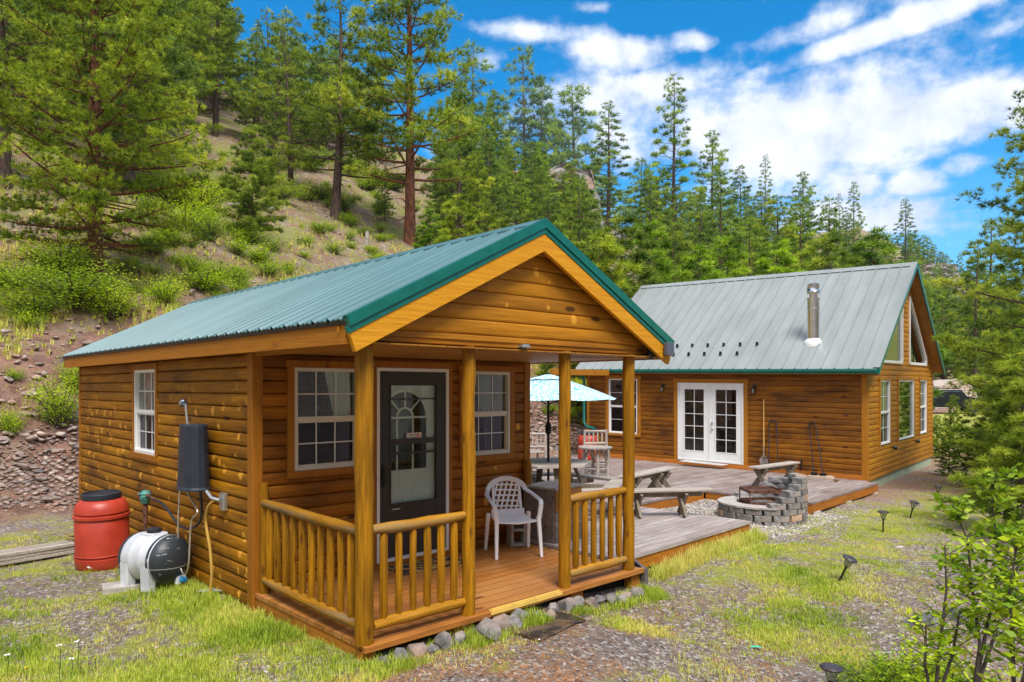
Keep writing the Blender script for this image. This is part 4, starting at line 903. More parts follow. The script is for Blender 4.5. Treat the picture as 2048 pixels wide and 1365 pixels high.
MB().tube([(-.06, -.03, 1.06), (-.06, -.22, 1.05), (-.06, -.30, 1.03)], [.018, .014, .02], 8).tube([(-.06, -.22, 1.05), (-.06, -.22, 1.13)], .008, 6).build('side_pipe', m_rust, t, smooth=True)
def hose(name, pts, r, mat, label, steps=8):
    P = [Vector(p) for p in pts]; out = []
    for i in range(len(P)-1):
        p0, p1, p2, p3 = P[max(i-1, 0)], P[i], P[i+1], P[min(i+2, len(P)-1)]
        for k in range(steps):
            u = k/steps; out.append(.5*((2*p1)+(-p0+p2)*u+(2*p0-5*p1+4*p2-p3)*u*u+(-p0+3*p1-3*p2+p3)*u**3))
    out.append(P[-1]); o = MB().tube([MA @ p for p in out], r, 8).build(name, mat, None, smooth=True); return tag(o, label, 'hose')
hose('black_hose', [(-.19, 4.12, 1.03), (-.16, 3.9, 1.0), (-.13, 3.45, .82), (-.12, 3.1, .85), (-.13, 2.85, 1.0), (-.16, 2.80, 1.28)], .014, m_blk, 'dark hose hanging in a sag from the pump to the black water heater')
hose('shower_hose', [(-.22, 3.19, 1.30), (-.24, 3.19, .9), (-.24, 3.18, .55), (-.24, 3.05, .40), (-.24, 2.90, .50), (-.22, 2.90, .85), (-.21, 2.87, .98), (-.2, 2.76, 1.06), (-.2, 2.95, 1.18), (-.2, 3.15, 1.30)], .009, plain('chrome_hose', (.55, .50, .45), .3, .7), 'thin silver shower hose hanging in a long loop below the heater')
hose('garden_hose', [(-.12, 2.53, 1.20), (-.15, 2.62, 1.12), (-.14, 2.70, .95), (-.13, 2.62, .70), (-.13, 2.58, .45), (-.14, 2.60, .26)], .014, plain('yellow_hose', (.50, .30, .06), .5), 'tan yellow hose running down the side wall into the grass')
t = thing('water_heater', MA @ T(-.19, 2.90, 0), 'black tapered solar water heater hung on the side wall', 'water heater')
m = MB(); n_ = 14; pts0 = []
for (z, r) in ((1.275, .0), (1.275, .205), (1.29, .207), (1.31, .195), (1.90, .168), (1.925, .165), (1.935, .15), (1.935, 0.0)): pts0.append((max(r, .002), z))
m.lathe(pts0, (0, 0, 0), 14); m.v = [(x*.72, y*1.22, z) for x, y, z in m.v]; m.build('body', plain('navy_black_plastic', (.018, .026, .042), .45, var=.2), t)
MB().tube([(-.02, .10, 1.93), (-.03, .12, 2.08), (-.03, .13, 2.14)], .013, 10).build('shower_pipe', m_galv, t, smooth=True)
MB().lathe([(.012, 0), (.035, -.01), (.045, -.035), (.04, -.045), (.01, -.046)], (0, 0, 0), 16).build('shower_head', m_steel, t, smooth=True, M=Matrix.Translation((-.05, .16, 2.17)) @ Matrix.Rotation(R(-50), 4, 'X'))
MB().box(-.02, .02, -.5, -.38, 1.10, 1.27).build('switch_plate', m_galv, t, M=Matrix.Translation((.13, 0, 0)), bevel=.004)
MB().tube([(.10, -.42, 1.2), (.05, -.35, 1.22), (.03, -.27, 1.28)], .017, 8).build('conduit', m_galv, t, smooth=True)

# ---- small things by the side wall
def on_ground(px, y, dz=0, rz=0): p = at(px, y); return T(p.x, p.y, p.z+dz, rz)
def put(px, py, dz=0, rz=0, z=None): p = hit(px, py); return T(p.x, p.y, p.z+dz, rz)
tag(MB().box(-.19, .19, -.13, .13, 0, .065).build('paver_slab', m_pale, None, bevel=.006, M=put(246, 1182, -.005, .55)), 'pale concrete paver lying in front of the water tank', 'paver')
g_ = MB().box(-.07, .07, -.06, .06, 0, .09).build('green_box', plain('green_plastic', (.01, .17, .12), .45), None, bevel=.012, M=put(254, 1152, 0, .3)); tag(g_, 'small green plastic container between the red barrel and the white tank', 'container')
MB().tube([(-.06, -.062, .09), (.06, -.062, .09)], .008, 6).build('lip', g_.data.materials[0], g_, M=put(254, 1152, 0, .3))
pl_ = MB().prism([(-.13, -.07), (.10, -.09), (.14, .04), (-.08, .08)], lambda a, b_, d_: (a, b_, d_+.012*math.sin(a*30)), 0, .006); tag(pl_.build('crushed_tray', plain('foil', (.62, .64, .66), .35, .5, var=.3, scale=40), None, M=put(424, 1189, .03, .3)), 'crushed silver tray lying in the grass by the cabin corner', 'tray')
lb = [at(0, 8.62), at(165, 9.35)]
dlp = Vector((lb[1].x-lb[0].x, lb[1].y-lb[0].y, 0)).normalized(); ang = math.atan2(dlp.y, dlp.x); rg = random.Random(3)
LZ = lb[0].z
for i in range(9):
    lay, k = divmod(i, 3); L_ = rg.uniform(1.9, 2.6)
    o = MB().box(-.6, L_-.6, -.045, .045, 0, .038).build('board', m_greyp, None, bevel=.003, M=Matrix.Translation((lb[0].x, lb[0].y, LZ+.01+lay*.045+.02)) @ Matrix.Rotation(ang+rg.uniform(-.03, .03), 4, 'Z') @ Matrix.Translation((rg.uniform(-.3, .1), (k-1)*.11+.12, 0)))
    tag(o, 'weathered grey board in the low lumber pile left of the red barrel', 'board', 'boards in the lumber pile by the barrel')
hz_ = LZ+.17; hc = lb[0]+dlp*.95
for r0, zz_, nm, m_, lab in ((.30, 0, 'black_hose', m_blk, 'black hose coiled on the grey lumber pile'), (.36, .012, 'tan_cord', plain('tan_cord', (.35, .25, .08), .6), 'tan cord coiled loosely over the black hose on the lumber pile')):
    pts = [(hc.x+r0*math.cos(a/8*math.pi)*(1+.05*math.sin(a))+.1*dlp.x, hc.y+.12+r0*.55*math.sin(a/8*math.pi), hz_+zz_+.004*(a % 7)) for a in range(52)]
    tag(MB().tube(pts, .013 if m_ is m_blk else .009, 6).build(nm, m_, None, smooth=True), lab, 'hose' if m_ is m_blk else 'cord')

# ---- things on the cabin porch
m = MB(); ch_ = thing('plastic_chair', MA @ T(2.83, 1.36, .402, R(-28)), 'white plastic garden chair with a latticed back on the porch', 'chair')
def shell(mb, rows, th=.006):                      # curved sheet given thickness
    a = len(rows); b_ = len(rows[0]); o_ = len(mb.v)
    for r in rows:
        for p in r: mb.v.append(tuple(p))
    for i in range(a-1):
        for j in range(b_-1): mb.f.append((o_+i*b_+j, o_+i*b_+j+1, o_+(i+1)*b_+j+1, o_+(i+1)*b_+j))
def slab(mb, rows, th):
    up_ = [[Vector(p)+Vector((0, 0, th/2)) for p in r] for r in rows]; dn = [[Vector(p)-Vector((0, 0, th/2)) for p in r] for r in rows]
    shell(mb, up_); shell(mb, dn); ring_ = lambda R_: R_[0]+[r[-1] for r in R_[1:-1]]+R_[-1][::-1]+[r[0] for r in R_[1:-1]][::-1]
    a_, b_ = ring_(up_), ring_(dn); n_ = len(a_)
    for i in range(n_): mb.add([a_[i], a_[(i+1) % n_], b_[(i+1) % n_], b_[i]], [(0, 1, 2, 3)])
s_b = MB(); slab(s_b, [[Vector((x*(1-.12*v), -.20+.40*v, .415-.03*math.sin(v*math.pi)-.02*(1-abs(x)/.22)+(-.02 if v < .1 else 0)-.01*v)) for x in [(-.23+.46*i/8) for i in range(9)]] for v in [j/6 for j in range(7)]], .014)
s_b.build('seat', m_plast, ch_, smooth=True)
bk = MB()
def bp(u, v): return Vector((u*(1-.05*v*v), .20+.11*v+.045*(1-(u/.25)**2), .40+.42*v))       # back surface
for a in range(12):                                                              # arch of the back
    t0, t1 = math.pi*a/12, math.pi*(a+1)/12
    p, q = bp(.235*math.cos(t0), .70+.30*math.sin(t0)), bp(.235*math.cos(t1), .70+.30*math.sin(t1)); bk.plank(p, q, (0, 1, .3), .022, .055)
for sg in (-1, 1): 
    for k in range(7): bk.plank(bp(sg*.165, k/7*.95), bp(sg*.165, (k+1)/7*.95), (0, 1, 0), .014, .030)
for k in range(-3, 8):                                                           # slanting lattice
    u0 = -.15+k*.062; pts = [bp(min(.16, max(-.16, u0+.11*v_)), .10+.80*v_) for v_ in (0, .25, .5, .75, 1)]
    for p, q in zip(pts, pts[1:]):
        if (p-q).length > .01: bk.plank(p, q, (0, 1, 0), .010, .022)
for k in range(1, 6):
    for j in range(6): u0, u1 = -.16+.32*j/6, -.16+.32*(j+1)/6; bk.plank(bp(u0, .12+k*.145-.03*j/6), bp(u1, .12+k*.145-.03*(j+1)/6), (0, 1, 0), .009, .020)
bk.plank(bp(-.2, .06), bp(.2, .06), (0, 1, 0), .014, .10); bk.build('backrest', m_plast, ch_)
for sg in (-1, 1):
    ar = MB(); pts = [bp(sg*.235, .70), Vector((sg*.275, .16, .66)), Vector((sg*.285, 0, .635)), Vector((sg*.285, -.15, .62)), Vector((sg*.27, -.21, .58)), Vector((sg*.25, -.20, .42))]
    for p, q in zip(pts, pts[1:]): ar.plank(p, q, (1, 0, 0), .050, .022)
    ar.build('armrest', m_plast, ch_, bevel=.004)
    for y, yt in ((-.25, -.19), (.27, .20)):
        lg = MB(); lg.add([(sg*(.245+a*.022), yt+b_*.026, .44) for a, b_ in ((-1, -1), (1, -1), (1, 1), (-1, 1))]+[(sg*(.262+a*.016), y+b_*.018, 0) for a, b_ in ((-1, -1), (1, -1), (1, 1), (-1, 1))], [(0, 1, 2, 3), (4, 5, 6, 7), (0, 1, 5, 4), (1, 2, 6, 5), (2, 3, 7, 6), (3, 0, 4, 7)])
        lg.build('leg', m_plast, ch_, bevel=.003)
cb = MB(); w_, h_, t_ = .39, .19, .032                 # hollow block standing on end
cb.box(-.095, .095, -.095, -.063, 0, .39); cb.box(-.095, .095, .063, .095, 0, .39)
for z in (0, .178, .356): cb.box(-.0948, .0948, -.063, .063, z, z+.034)
tag(cb.build('concrete_block', m_conc, None, M=MA @ T(3.17, 1.66, .402, R(65)), bevel=.004), 'grey hollow concrete block standing on end behind the white plastic chair', 'block')
m, n, b, o = newmat('mat_pattern'); tcx = n.new('ShaderNodeTexCoord').outputs['Object']
n.l.new(n.mix(n.ramp(n.noise(tcx, 16, 2), .5, .53), (.03, .022, .015), (.40, .22, .05)), b.inputs['Base Color']); b.inputs['Roughness'].default_value = .95
tag(MB().box(1.36, 2.22, 1.40, 1.82, .4015, .414).build('doormat', m, None, M=MA, bevel=.003), 'brown patterned doormat on the porch in front of the dark door', 'doormat')
px_ = thing('planter_box', MA @ T(3.46, 1.28, .405, R(6)), 'tall box of reclaimed barn boards at the right end of the porch', 'box')
m_oldb = wood('reclaimed_board', (.17, .14, .13), (.30, .24, .2), 0, stain=.5, dark=(.05, .035, .03), objvar=1, knots=1); m_warmb = wood('warm_reclaimed_board', (.40, .16, .03), (.55, .27, .06), 2, stain=.7, dark=(.07, .03, .015), objvar=1)
MB().box(-.01, .56, -.01, .52, .66, .69).build('lid', m_greyp, px_, bevel=.004)
for z0_, z1_, m_ in ((.40, .655, m_warmb), (.20, .395, m_oldb), (0, .195, m_oldb)): MB().box(0, .55, 0, .50, z0_, z1_).build('board', m_, px_, bevel=.004)
MB().box(-.02, -.001, .02, .48, 0, .655).build('end_board', m_oldb, px_)

# ---- mats, tools and slab in front of the main house
tag(MB().box(-.50, -.12, 3.25, 4.45, .187, .199).build('entry_mat', plain('pale_mat', (.50, .48, .46), .95, var=.2), None, M=MB_, warp=warpD), 'pale grey mat on the deck below the french doors', 'mat')
tag(MB().box(-.42, .0, -.26, .26, 0, .022).box(-.36, -.03, -.22, .30, .023, .045).build('stone_slab', rockmat('flagstone', (.35, .27, .19), (.5, .4, .3), (.3, .24, .18)), None, M=MB_ @ T(-.10, .92, deck_up(-.1, .9)+.004, .15), bevel=.004), 'flat brown flagstones stacked on the deck near the house corner', 'slab')
sh = thing('shovel', MB_, 'long handled round point shovel leaning on the log wall right of the french doors', 'shovel')
MB().tube([(-.12, 2.33, .80), (-.06, 2.36, 2.02)], [.018, .015], 10).build('handle', plain('ash_wood', (.55, .33, .10), .6), sh, smooth=True)
MB().tube([(-.145, 2.32, .60), (-.12, 2.33, .86)], [.02, .022], 8).add([(-.15+.02*abs(j)-.02*(i == 3), 2.33+j*wv_, .63-.14*i/1.6) for i, wv_ in enumerate((.035, .10, .105, .03)) for j in (-1, 0, 1)], [(i*3+j, i*3+j+1, (i+1)*3+j+1, (i+1)*3+j) for i in range(3) for j in range(2)]).build('blade', m_steel, sh, smooth=True)
def uframe(y, lean, w_, label, foot):
    t = thing('roof_rake', MB_, label, 'tool'); z0_ = deck_up(-.2, y)+.01
    MB().tube([(-.26, y, z0_), (-.055, y+lean, z0_+1.22), (-.05, y+lean-.02, z0_+1.28), (-.05, y+lean-w_+.03, z0_+1.28), (-.055, y+lean-w_, z0_+1.22), (-.24, y-w_-.05, z0_+.06)], .014, 8).build('frame', plain('dark_iron', (.05, .045, .055), .5, .5), t, smooth=True)
    if foot:
        for q in (y, y-w_-.05): MB().box(-.30, -.20, q-.07, q+.07, z0_-.005, z0_+.10).build('head', m_blackmetal, t, bevel=.01)
uframe(2.16, .06, .18, 'dark iron u-shaped tool leaning on the wall beside the shovel', False)
uframe(1.08, .18, .15, 'dark iron u-shaped tool with two blade feet leaning near the house corner', True)

# ---- path lights
m_lens = glassmat('lamp_lens', .85, .8, (.85, .88, .8)); m_solar = plain('brown_cap', (.05, .04, .045), .35, var=.2)
def light_at(P, h, tilt, lab, grp='path lights along the lawn'):
    M = Matrix.Translation(P) @ Matrix.Rotation(tilt[0], 4, 'X') @ Matrix.Rotation(tilt[1], 4, 'Y'); t = thing('path_light', M, lab, 'path light', grp)
    MB().tube([(0, 0, -.12), (0, 0, h-.16), (0, 0, h-.13)], [.012, .012, .02], 8).build('stake', m_blackmetal, t, smooth=True)
    MB().lathe([(.012, h-.145), (.03, h-.13), (.032, h-.12), (.055, h-.035), (.055, h-.025)], (0, 0, 0), 16).build('lens', m_lens, t, smooth=True)
    MB().lathe([(.084, h-.032), (.087, h-.022), (.075, h-.010), (.045, h), (.01, h+.003)], (0, 0, 0), 20).build('cap', m_solar, t, smooth=True)
    MB().lathe([(.014, h-.12), (.014, h-.05)], (0, 0, 0), 8).build('bulb', m_white, t)
def LT(px, py): return hit(px, py)
p0 = at(1659, 5.6); light_at(p0, .33, (0, .05), 'path light nearest the viewer at the bottom edge, in front of the bushes')
light_at(LT(1678, 1166), .33, (.25, .32), 'path light leaning right in the middle of the lawn')
light_at(LT(1766, 1066), .33, (0, .02), 'upright path light on the lawn right of the fire pit')
light_at(LT(1820, 1038), .31, (.1, .20), 'path light with tilted cap just right of the fourth lawn light, near the saplings')
light_at(LT(1873, 1003), .33, (0, .12), 'path light beyond the tilted one, on the dry slope')
light_at(LT(1931, 968), .36, (0, 0), 'path light on the needle-strewn slope beside the house corner')
light_at(LT(1919, 926), .40, (0, 0), 'farthest upright path light beside the bright young fir')
light_at(LT(1960, 952), .34, (.2, .75), 'path light knocked over far to the right on the red slope')

# ---- shed and parked truck down the valley
p = at(1912, 66); t = thing('metal_shed', T(p.x, p.y, p.z-.1, -.12), 'tan arched metal shed beyond the parked dark truck', 'shed')
arc_ = [(-1.75, 0), (-1.75, 1.35), (-1.25, 2.25), (-.15, 2.85), (.15, 2.85), (1.25, 2.25), (1.75, 1.35), (1.75, 0)]
MB().prism(arc_, lambda a, b_, d_: (a, d_, b_), 0, 5).build('body', plain('tan_metal', (.62, .50, .43), .6), t)
m = MB()
for i in range(len(arc_)-1): m.plank((arc_[i][0], -.04, arc_[i][1]), (arc_[i+1][0], -.04, arc_[i+1][1]), (0, 1, 0), .08, .10)
m.build('end_trim', plain('pale_tan', (.62, .55, .48), .6), t)
m = MB(); 
for i in range(9): m.box(-1.7+(.0 if i < 5 else .15*(i-4)), 1.7-(.0 if i < 5 else .15*(i-4)), -.03, -.001, .2+i*.28, .2+i*.28+.03)
m.box(-.75, -.70, -.035, 0, 0, 2.2); m.box(.70, .75, -.035, 0, 0, 2.2); m.build('door_ribs', plain('dark_tan_rib', (.36, .28, .24), .6), t)  # ribs and door jambs in a darker tan
p = at(1893, 57); t = thing('pickup_truck', T(p.x, p.y, p.z+.05, R(-12)), 'dark pickup truck with roof rack half hidden behind young pines', 'truck')
bodyp = [(-2.6, .55), (-2.6, 1.1), (-1.0, 1.15), (-.95, 1.20), (-.75, 1.75), (.75, 1.78), (1.15, 1.25), (2.25, 1.12), (2.5, .95), (2.55, .5), (2.1, .45), (2.0, .75), (1.75, .9), (1.45, .9), (1.2, .75), (1.1, .42), (-1.1, .42), (-1.2, .75), (-1.45, .9), (-1.75, .9), (-2.0, .75), (-2.1, .45)]
MB().prism(bodyp, lambda a, b_, d_: (a, d_*(1-.12*max(0, b_-1.2)), b_), -.95, .95).build('body', plain('dark_paint', (.02, .025, .03), .2, .3), t, bevel=.02)
m_cg = plain('blue_car_glass', (.10, .16, .28), .08)
for d_ in (-.90, .84): MB().prism([(-.85, 1.22), (-.68, 1.66), (.02, 1.68), (.02, 1.22)], lambda a, b_, q: (a, q, b_), d_, d_+.06).build('window', m_cg, t); MB().prism([(.10, 1.22), (.10, 1.68), (.68, 1.68), (1.0, 1.25)], lambda a, b_, q: (a, q, b_), d_, d_+.06).build('window', m_cg, t)
for x in (-1.6, 1.6):
    for y in (-.86, .86):
        w_ = MB().lathe([(.20, -.12), (.36, -.12), (.39, -.09), (.39, .09), (.36, .12), (.20, .12)], (x, y, .39), 24, 'y').build('tyre', m_blk, t, smooth=True); MB().lathe([(.21, -.10), (.21, .10)], (x, y, .39), 12, 'y').build('rim', plain('dark_rim', (.08, .03, .03), .4, .5), w_)
m = MB()
for y in (-.7, .7): m.tube([(-.9, y, 1.88), (.8, y, 1.90)], .03, 6)
for x in (-.8, 0, .7): m.tube([(x, -.7, 1.87), (x, .7, 1.87)], .03, 6)
m.build('roof_rack', m_blackmetal, t)
for y in (-.7, .7): MB().lathe([(.09, 2.46), (.08, 2.55)], (0, 0, 0), 12, 'x').build('headlight', m_white, t, M=Matrix.Translation((0, y, .95)))

# ------------------------------------------------------------------ vegetation generators
def unit(r, n): v = r.normal(size=(n, 3)); return v/np.linalg.norm(v, axis=1)[:, None]
def tufts(C, Ax, nper, ln, wd, r, tone, spread=.75):
    """needle tufts: thin triangles fanning from centres C about axes Ax"""
    n = len(C); C = np.repeat(C, nper, 0); Ax = np.repeat(Ax, nper, 0); d_ = unit(r, n*nper)*spread+Ax*.62
    d_ /= np.linalg.norm(d_, axis=1)[:, None]; s_ = np.cross(d_, unit(r, n*nper)); s_ /= np.linalg.norm(s_, axis=1)[:, None]+1e-9
    L = (ln*r.uniform(.7, 1.15, n*nper))[:, None]; b0 = C-d_*L*.12
    V = np.stack([b0-s_*wd*.5, b0+s_*wd*.5, C+d_*L], 1).reshape(-1, 3)
    tn = np.repeat(np.clip(np.repeat(tone, nper)+r.normal(0, .12, n*nper), 0, 1), 3)
    return V, tn
def tri_faces(n): return np.arange(n*3).reshape(-1, 3)
def pine(seed, H, Rc, cb, nb, per, nper, ln, wd, shape='pine', trunk=.02, curve=.02, dead=6, sparse=1.0, mat=None, bark=None, top=.10, tw=6):
    """returns (trunk object, crown object) with the tree standing at the origin"""
    r = np.random.default_rng(seed); rg = random.Random(seed); tb = MB()
    lean = [rg.uniform(-curve, curve)*H, rg.uniform(-curve, curve)*H]
    axis = lambda t_: Vector((lean[0]*math.sin(t_*2.2)*.6, lean[1]*t_*t_, H*t_))
    r0 = H*trunk; tb.tube([axis(i/12)-Vector((0, 0, .25 if i == 0 else 0)) for i in range(13)], [max(.012, r0*(1-.93*(i/12))*(1.25 if i == 0 else 1)) for i in range(13)], 9)
    Cs, As, To = [], [], []
    for i in range(nb):
        t_ = cb+(1-cb)*((i+.5)/nb)**(.92); u = (t_-cb)/(1-cb)
        if shape == 'pine': prof = (math.sin(min(1, u*2.2+.48)*math.pi/2)*(1-u)**.75+.03)
        elif shape == 'narrow': prof = (.95*(1-u)**.8+.10)*(1 if u > .25 else .8+.8*u)
        else: prof = (1-u)**.9+.04
        L = Rc*prof*rg.uniform(.62, 1.12)*(1 if rg.random() < .9 else .55); a = i*2.399+rg.uniform(-.5, .5)
        o = axis(t_); up_ = {'pine': rg.uniform(-.22, .12)+.45*u, 'narrow': -.08+.5*u, 'fir': -.15+.35*u}[shape]
        dr = Vector((math.cos(a), math.sin(a), up_)); pts = []
        bend = rg.uniform(-.15, .15)
        for k in range(5):
            s_ = k/4; q = o+dr*(L*s_)+Vector((-math.sin(a), math.cos(a), 0))*(bend*L*s_*s_)+Vector((0, 0, (.16 if shape != 'fir' else -.04)*L*s_*s_)); pts.append(q)
        br = max(.008, r0*.26*(1-u)+.008); tb.tube(pts, [br*(1-.8*k/4) for k in range(5)], 5, cap=False)
        m_ = max(3, int(per*(L/Rc)**1.3*sparse+2)); s0 = .30 if shape == 'pine' else .12
        tone0 = rg.gauss(.42, .16)
        nc = max(1, round(m_/(13 if Rc < 4.8 else 9))); cl = []
        for k in range(nc):
            s_ = s0+(1-s0)*((k+.75)/nc)**.8+rg.uniform(-.06, .06) if k < nc-1 else 1.0
            s_ = min(1, max(0, s_)); j = min(3, int(s_*4)); q = pts[j].lerp(pts[j+1], s_*4-j); wdt = L*(.30 if shape == 'pine' else .22)*(1.05-.6*s_)
            side = Vector((-math.sin(a), math.cos(a), 0))*(rg.choice((-1, 1))*rg.uniform(.2, 1.15)*wdt if k < nc-1 else 0)
            cc = q+side+Vector((0, 0, rg.uniform(-.10, .22)*wdt)); cl.append((q, cc, tone0+rg.gauss(0, .13), (.10*Rc+.03*L)*rg.uniform(.7, 1.25)*(.75 if Rc > 4.5 else 1)*(.8 if shape != 'pine' else 1)))
            tb.tube([q-dr*(L*.10), cc], [.006+.0006*H, .004], 3, cap=False)
        for k in range(m_):
            q, cc, tn_, rd = cl[k % nc]; off = Vector((rg.gauss(0, 1), rg.gauss(0, 1), rg.gauss(0, .5))); off = off.normalized()*rd*rg.random()**.45
            off.z *= .55 if shape == 'pine' else .8
            Cs.append((cc+off)[:]); ax = (dr*.35+off.normalized()*.8+Vector((0, 0, .6))).normalized(); As.append(ax[:])
            To.append(min(1, max(0, tn_+rg.gauss(0, .10)+.22*off.z/rd*1.6)))  # clump tops lighter, undersides darker: shade put into the needle tone
    for i in range(int(dead)):
        t_ = rg.uniform(cb*.35, cb+.25); a = rg.uniform(0, 6.28); L = Rc*rg.uniform(.3, .8); o = axis(t_); dr = Vector((math.cos(a), math.sin(a), rg.uniform(-.25, .1)))
        P = [o, o+dr*L*.5, o+dr*L+Vector((0, 0, -.1*L))]; tb.tube(P, [r0*.16, r0*.09, .005], 4, cap=False)
        for k in range(5): s_ = rg.uniform(.3, .95); q = o+dr*(L*s_); tb.tube([q, q+Vector((rg.gauss(0, .18), rg.gauss(0, .18), rg.gauss(-.04, .12)))*L], [.008, .003], 3, cap=False)
    V, tn = tufts(np.array(Cs), np.array(As), nper, ln, wd, r, np.array(To))
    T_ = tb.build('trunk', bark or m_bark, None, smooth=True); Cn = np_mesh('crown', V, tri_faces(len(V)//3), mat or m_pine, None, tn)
    return T_, Cn
def leaves(P, size, r, tone, up=.5):
    n = len(P); d_ = unit(r, n); d_[:, 2] = np.abs(d_[:, 2])*.4; d_ /= np.linalg.norm(d_, axis=1)[:, None]; nn = unit(r, n)+np.array([0, 0, up]); s_ = np.cross(d_, nn); s_ /= np.linalg.norm(s_, axis=1)[:, None]+1e-9
    L = (size*r.uniform(.6, 1.3, n))[:, None]; W_ = L*.27
    V = np.stack([P, P+d_*L*.45+s_*W_, P+d_*L, P+d_*L*.45-s_*W_], 1).reshape(-1, 3)
    return V, np.arange(n*4).reshape(-1, 4), np.repeat(np.clip(tone+r.normal(0, .15, n), 0, 1), 4)
def shrub(seed, w_, h, n_st, n_lf, size, mat, flat=.9):
    rg = random.Random(seed); r = np.random.default_rng(seed); tb = MB(); P, To = [], []
    for i in range(n_st):
        a = rg.uniform(0, 6.28); rr = rg.uniform(.15, 1)**.6*w_; hh = h*rg.uniform(.55, 1.05)*(1-.35*(rr/w_)**2); e = Vector((rr*math.cos(a), rr*math.sin(a), hh)); m_ = Vector((e.x*.45, e.y*.45, hh*.6)); tb.tube([(rg.uniform(-.05, .05), rg.uniform(-.05, .05), -.1), m_, e], [.012*h+.004, .008*h+.003, .003], 4, cap=False)
        t0 = rg.gauss(.45, .18)
        for k in range(n_lf):
            s_ = rg.uniform(.25, 1.05); q = (m_*min(1, s_*2) if s_ < .5 else m_.lerp(e, s_*2-1))+Vector((rg.gauss(0, .15*w_), rg.gauss(0, .15*w_), rg.gauss(0, .12*h))); q.z = max(.01, q.z); P.append(q[:]); To.append(t0+rg.gauss(0, .1)+.2*(q.z/h-.5))  # leaves lighter towards the top, light from above put into the tone
    V, Fc, tn = leaves(np.array(P), size, r, np.array(To))
    return tb.build('stems', m_twig, None), np_mesh('foliage', V, Fc, mat, None, tn)
PROTO = {}
def proto(key, pair, H):
    for o in pair: col.objects.unlink(o)
    PROTO[key] = (pair, H)
def plant(key, name, loc, H, label, cat, group=None, rz=None, sink=.05, wide=1.0):
    pair, H0 = PROTO[key]; s = H/H0; t = bpy.data.objects.new(name, None); col.objects.link(t); t.empty_display_size = .3
    t.location = (loc[0], loc[1], loc[2]-sink); t.rotation_euler = (0, 0, rnd.uniform(0, 6.28) if rz is None else rz); t.scale = (s*wide, s*wide, s); tag(t, label, cat, group)
    for o in pair: c_ = o.copy(); col.objects.link(c_); c_.parent = t
    return t
# near, detailed
proto('big', pine(11, 17.5, 5.0, .08, 130, 170, 22, .21, .026, 'pine', .017, .015, 34, mat=m_pine, bark=m_barkr, tw=3), 17.5)
proto('big2', pine(12, 17, 4.6, .14, 92, 130, 20, .22, .022, 'pine', .016, .02, 14, mat=m_pine, tw=3), 17)
proto('mid1', pine(21, 16, 4.2, .14, 84, 84, 15, .32, .042, 'pine', .016, .03, 12, mat=m_pine), 16)
proto('mid2', pine(22, 16, 3.7, .10, 88, 76, 15, .32, .042, 'pine', .016, .02, 8, mat=m_pined), 16)
proto('mid3', pine(23, 16, 4.0, .17, 64, 72, 15, .32, .040, 'pine', .017, .05, 14, mat=m_pine, sparse=.8), 16)
proto('red', pine(24, 17, 4.4, .15, 84, 84, 15, .32, .040, 'pine', .0165, .015, 12, mat=m_pine, bark=m_barkr), 17)
proto('nar1', pine(31, 16, 2.6, .08, 104, 40, 14, .30, .040, 'narrow', .013, .01, 5, mat=m_pined, sparse=.9), 16)
proto('nar2', pine(32, 16, 2.0, .18, 84, 30, 13, .30, .040, 'narrow', .012, .012, 8, mat=m_pined, sparse=.8), 16)
proto('fir1', pine(41, 10, 2.5, .03, 130, 50, 14, .20, .030, 'fir', .014, .01, 0, mat=m_fir), 10)
proto('young', pine(42, 5, 1.5, .06, 70, 60, 16, .19, .022, 'narrow', .014, .02, 2, mat=m_pine), 5)
proto('young2', pine(43, 5, 1.4, .06, 66, 60, 16, .19, .022, 'narrow', .013, .03, 3, mat=m_fir), 5)
proto('far1', pine(51, 16, 4.0, .08, 54, 40, 11, .50, .085, 'pine', .015, .02, 3, mat=m_pined), 16)
proto('far2', pine(52, 16, 3.2, .06, 60, 34, 11, .48, .085, 'narrow', .014, .02, 2, mat=m_pine), 16)
proto('shr1', shrub(61, .8, 1.1, 40, 90, .055, m_leaf), 1.1); proto('shr2', shrub(62, 1.2, 1.2, 60, 100, .060, m_leaf), 1.2); proto('shr3', shrub(63, .5, .6, 30, 50, .045, m_leaf), .6)

def H_at(px_top, p, py_top): return (CZ+(HY-py_top)/F*p.y)-p.z
def tree_at(key, px, base, top, label, cat='pine tree', group=None, name='pine_tree', y=None, wide=1.0, rz=None):
    p = at(px, y) if y else hit(px, base)
    return plant(key, name, p, H_at(px, p, top), label, cat, group, rz, wide=wide)
tree_at('big', 190, 560, -330, 'huge spreading pine with reddish trunk and bare lower limbs, left of the cabin', rz=.6)
tree_at('big2', 8, 0, -420, 'tall pine at the left edge whose boughs hang over the red bank', y=27, rz=2.)
tree_at('mid1', 300, 0, -160, 'broad pine behind the huge spreading pine, upper left', y=46, rz=1)
tree_at('mid2', 60, 0, -140, 'dense pine on the slope at the far upper left', y=42, rz=3)
tree_at('mid1', 430, 275, -70, 'bright green pine on the grassy shoulder above the small pine', rz=4, wide=1.1)
tree_at('young', 503, 482, 252, 'small bushy pine standing alone on the open slope', wide=1.15)
tree_at('mid3', 582, 388, 30, 'thin dark trunked pine left of the leaning sparse pine', rz=2)
tree_at('mid3', 670, 437, -60, 'sparse dark trunked pine with broken top above the cabin roof', rz=.4, wide=1.15)
tree_at('red', 820, 486, -210, 'tall pine with a bare rusty red trunk rising behind the cabin roof', rz=1.2, wide=1.0)
tree_at('mid2', 985, 430, 180, 'grey green pine right of the red trunked pine', rz=.2, wide=1.0)
tree_at('nar1', 945, 340, 98, 'slim pine on the skyline just right of the red trunked pine', wide=1.1)
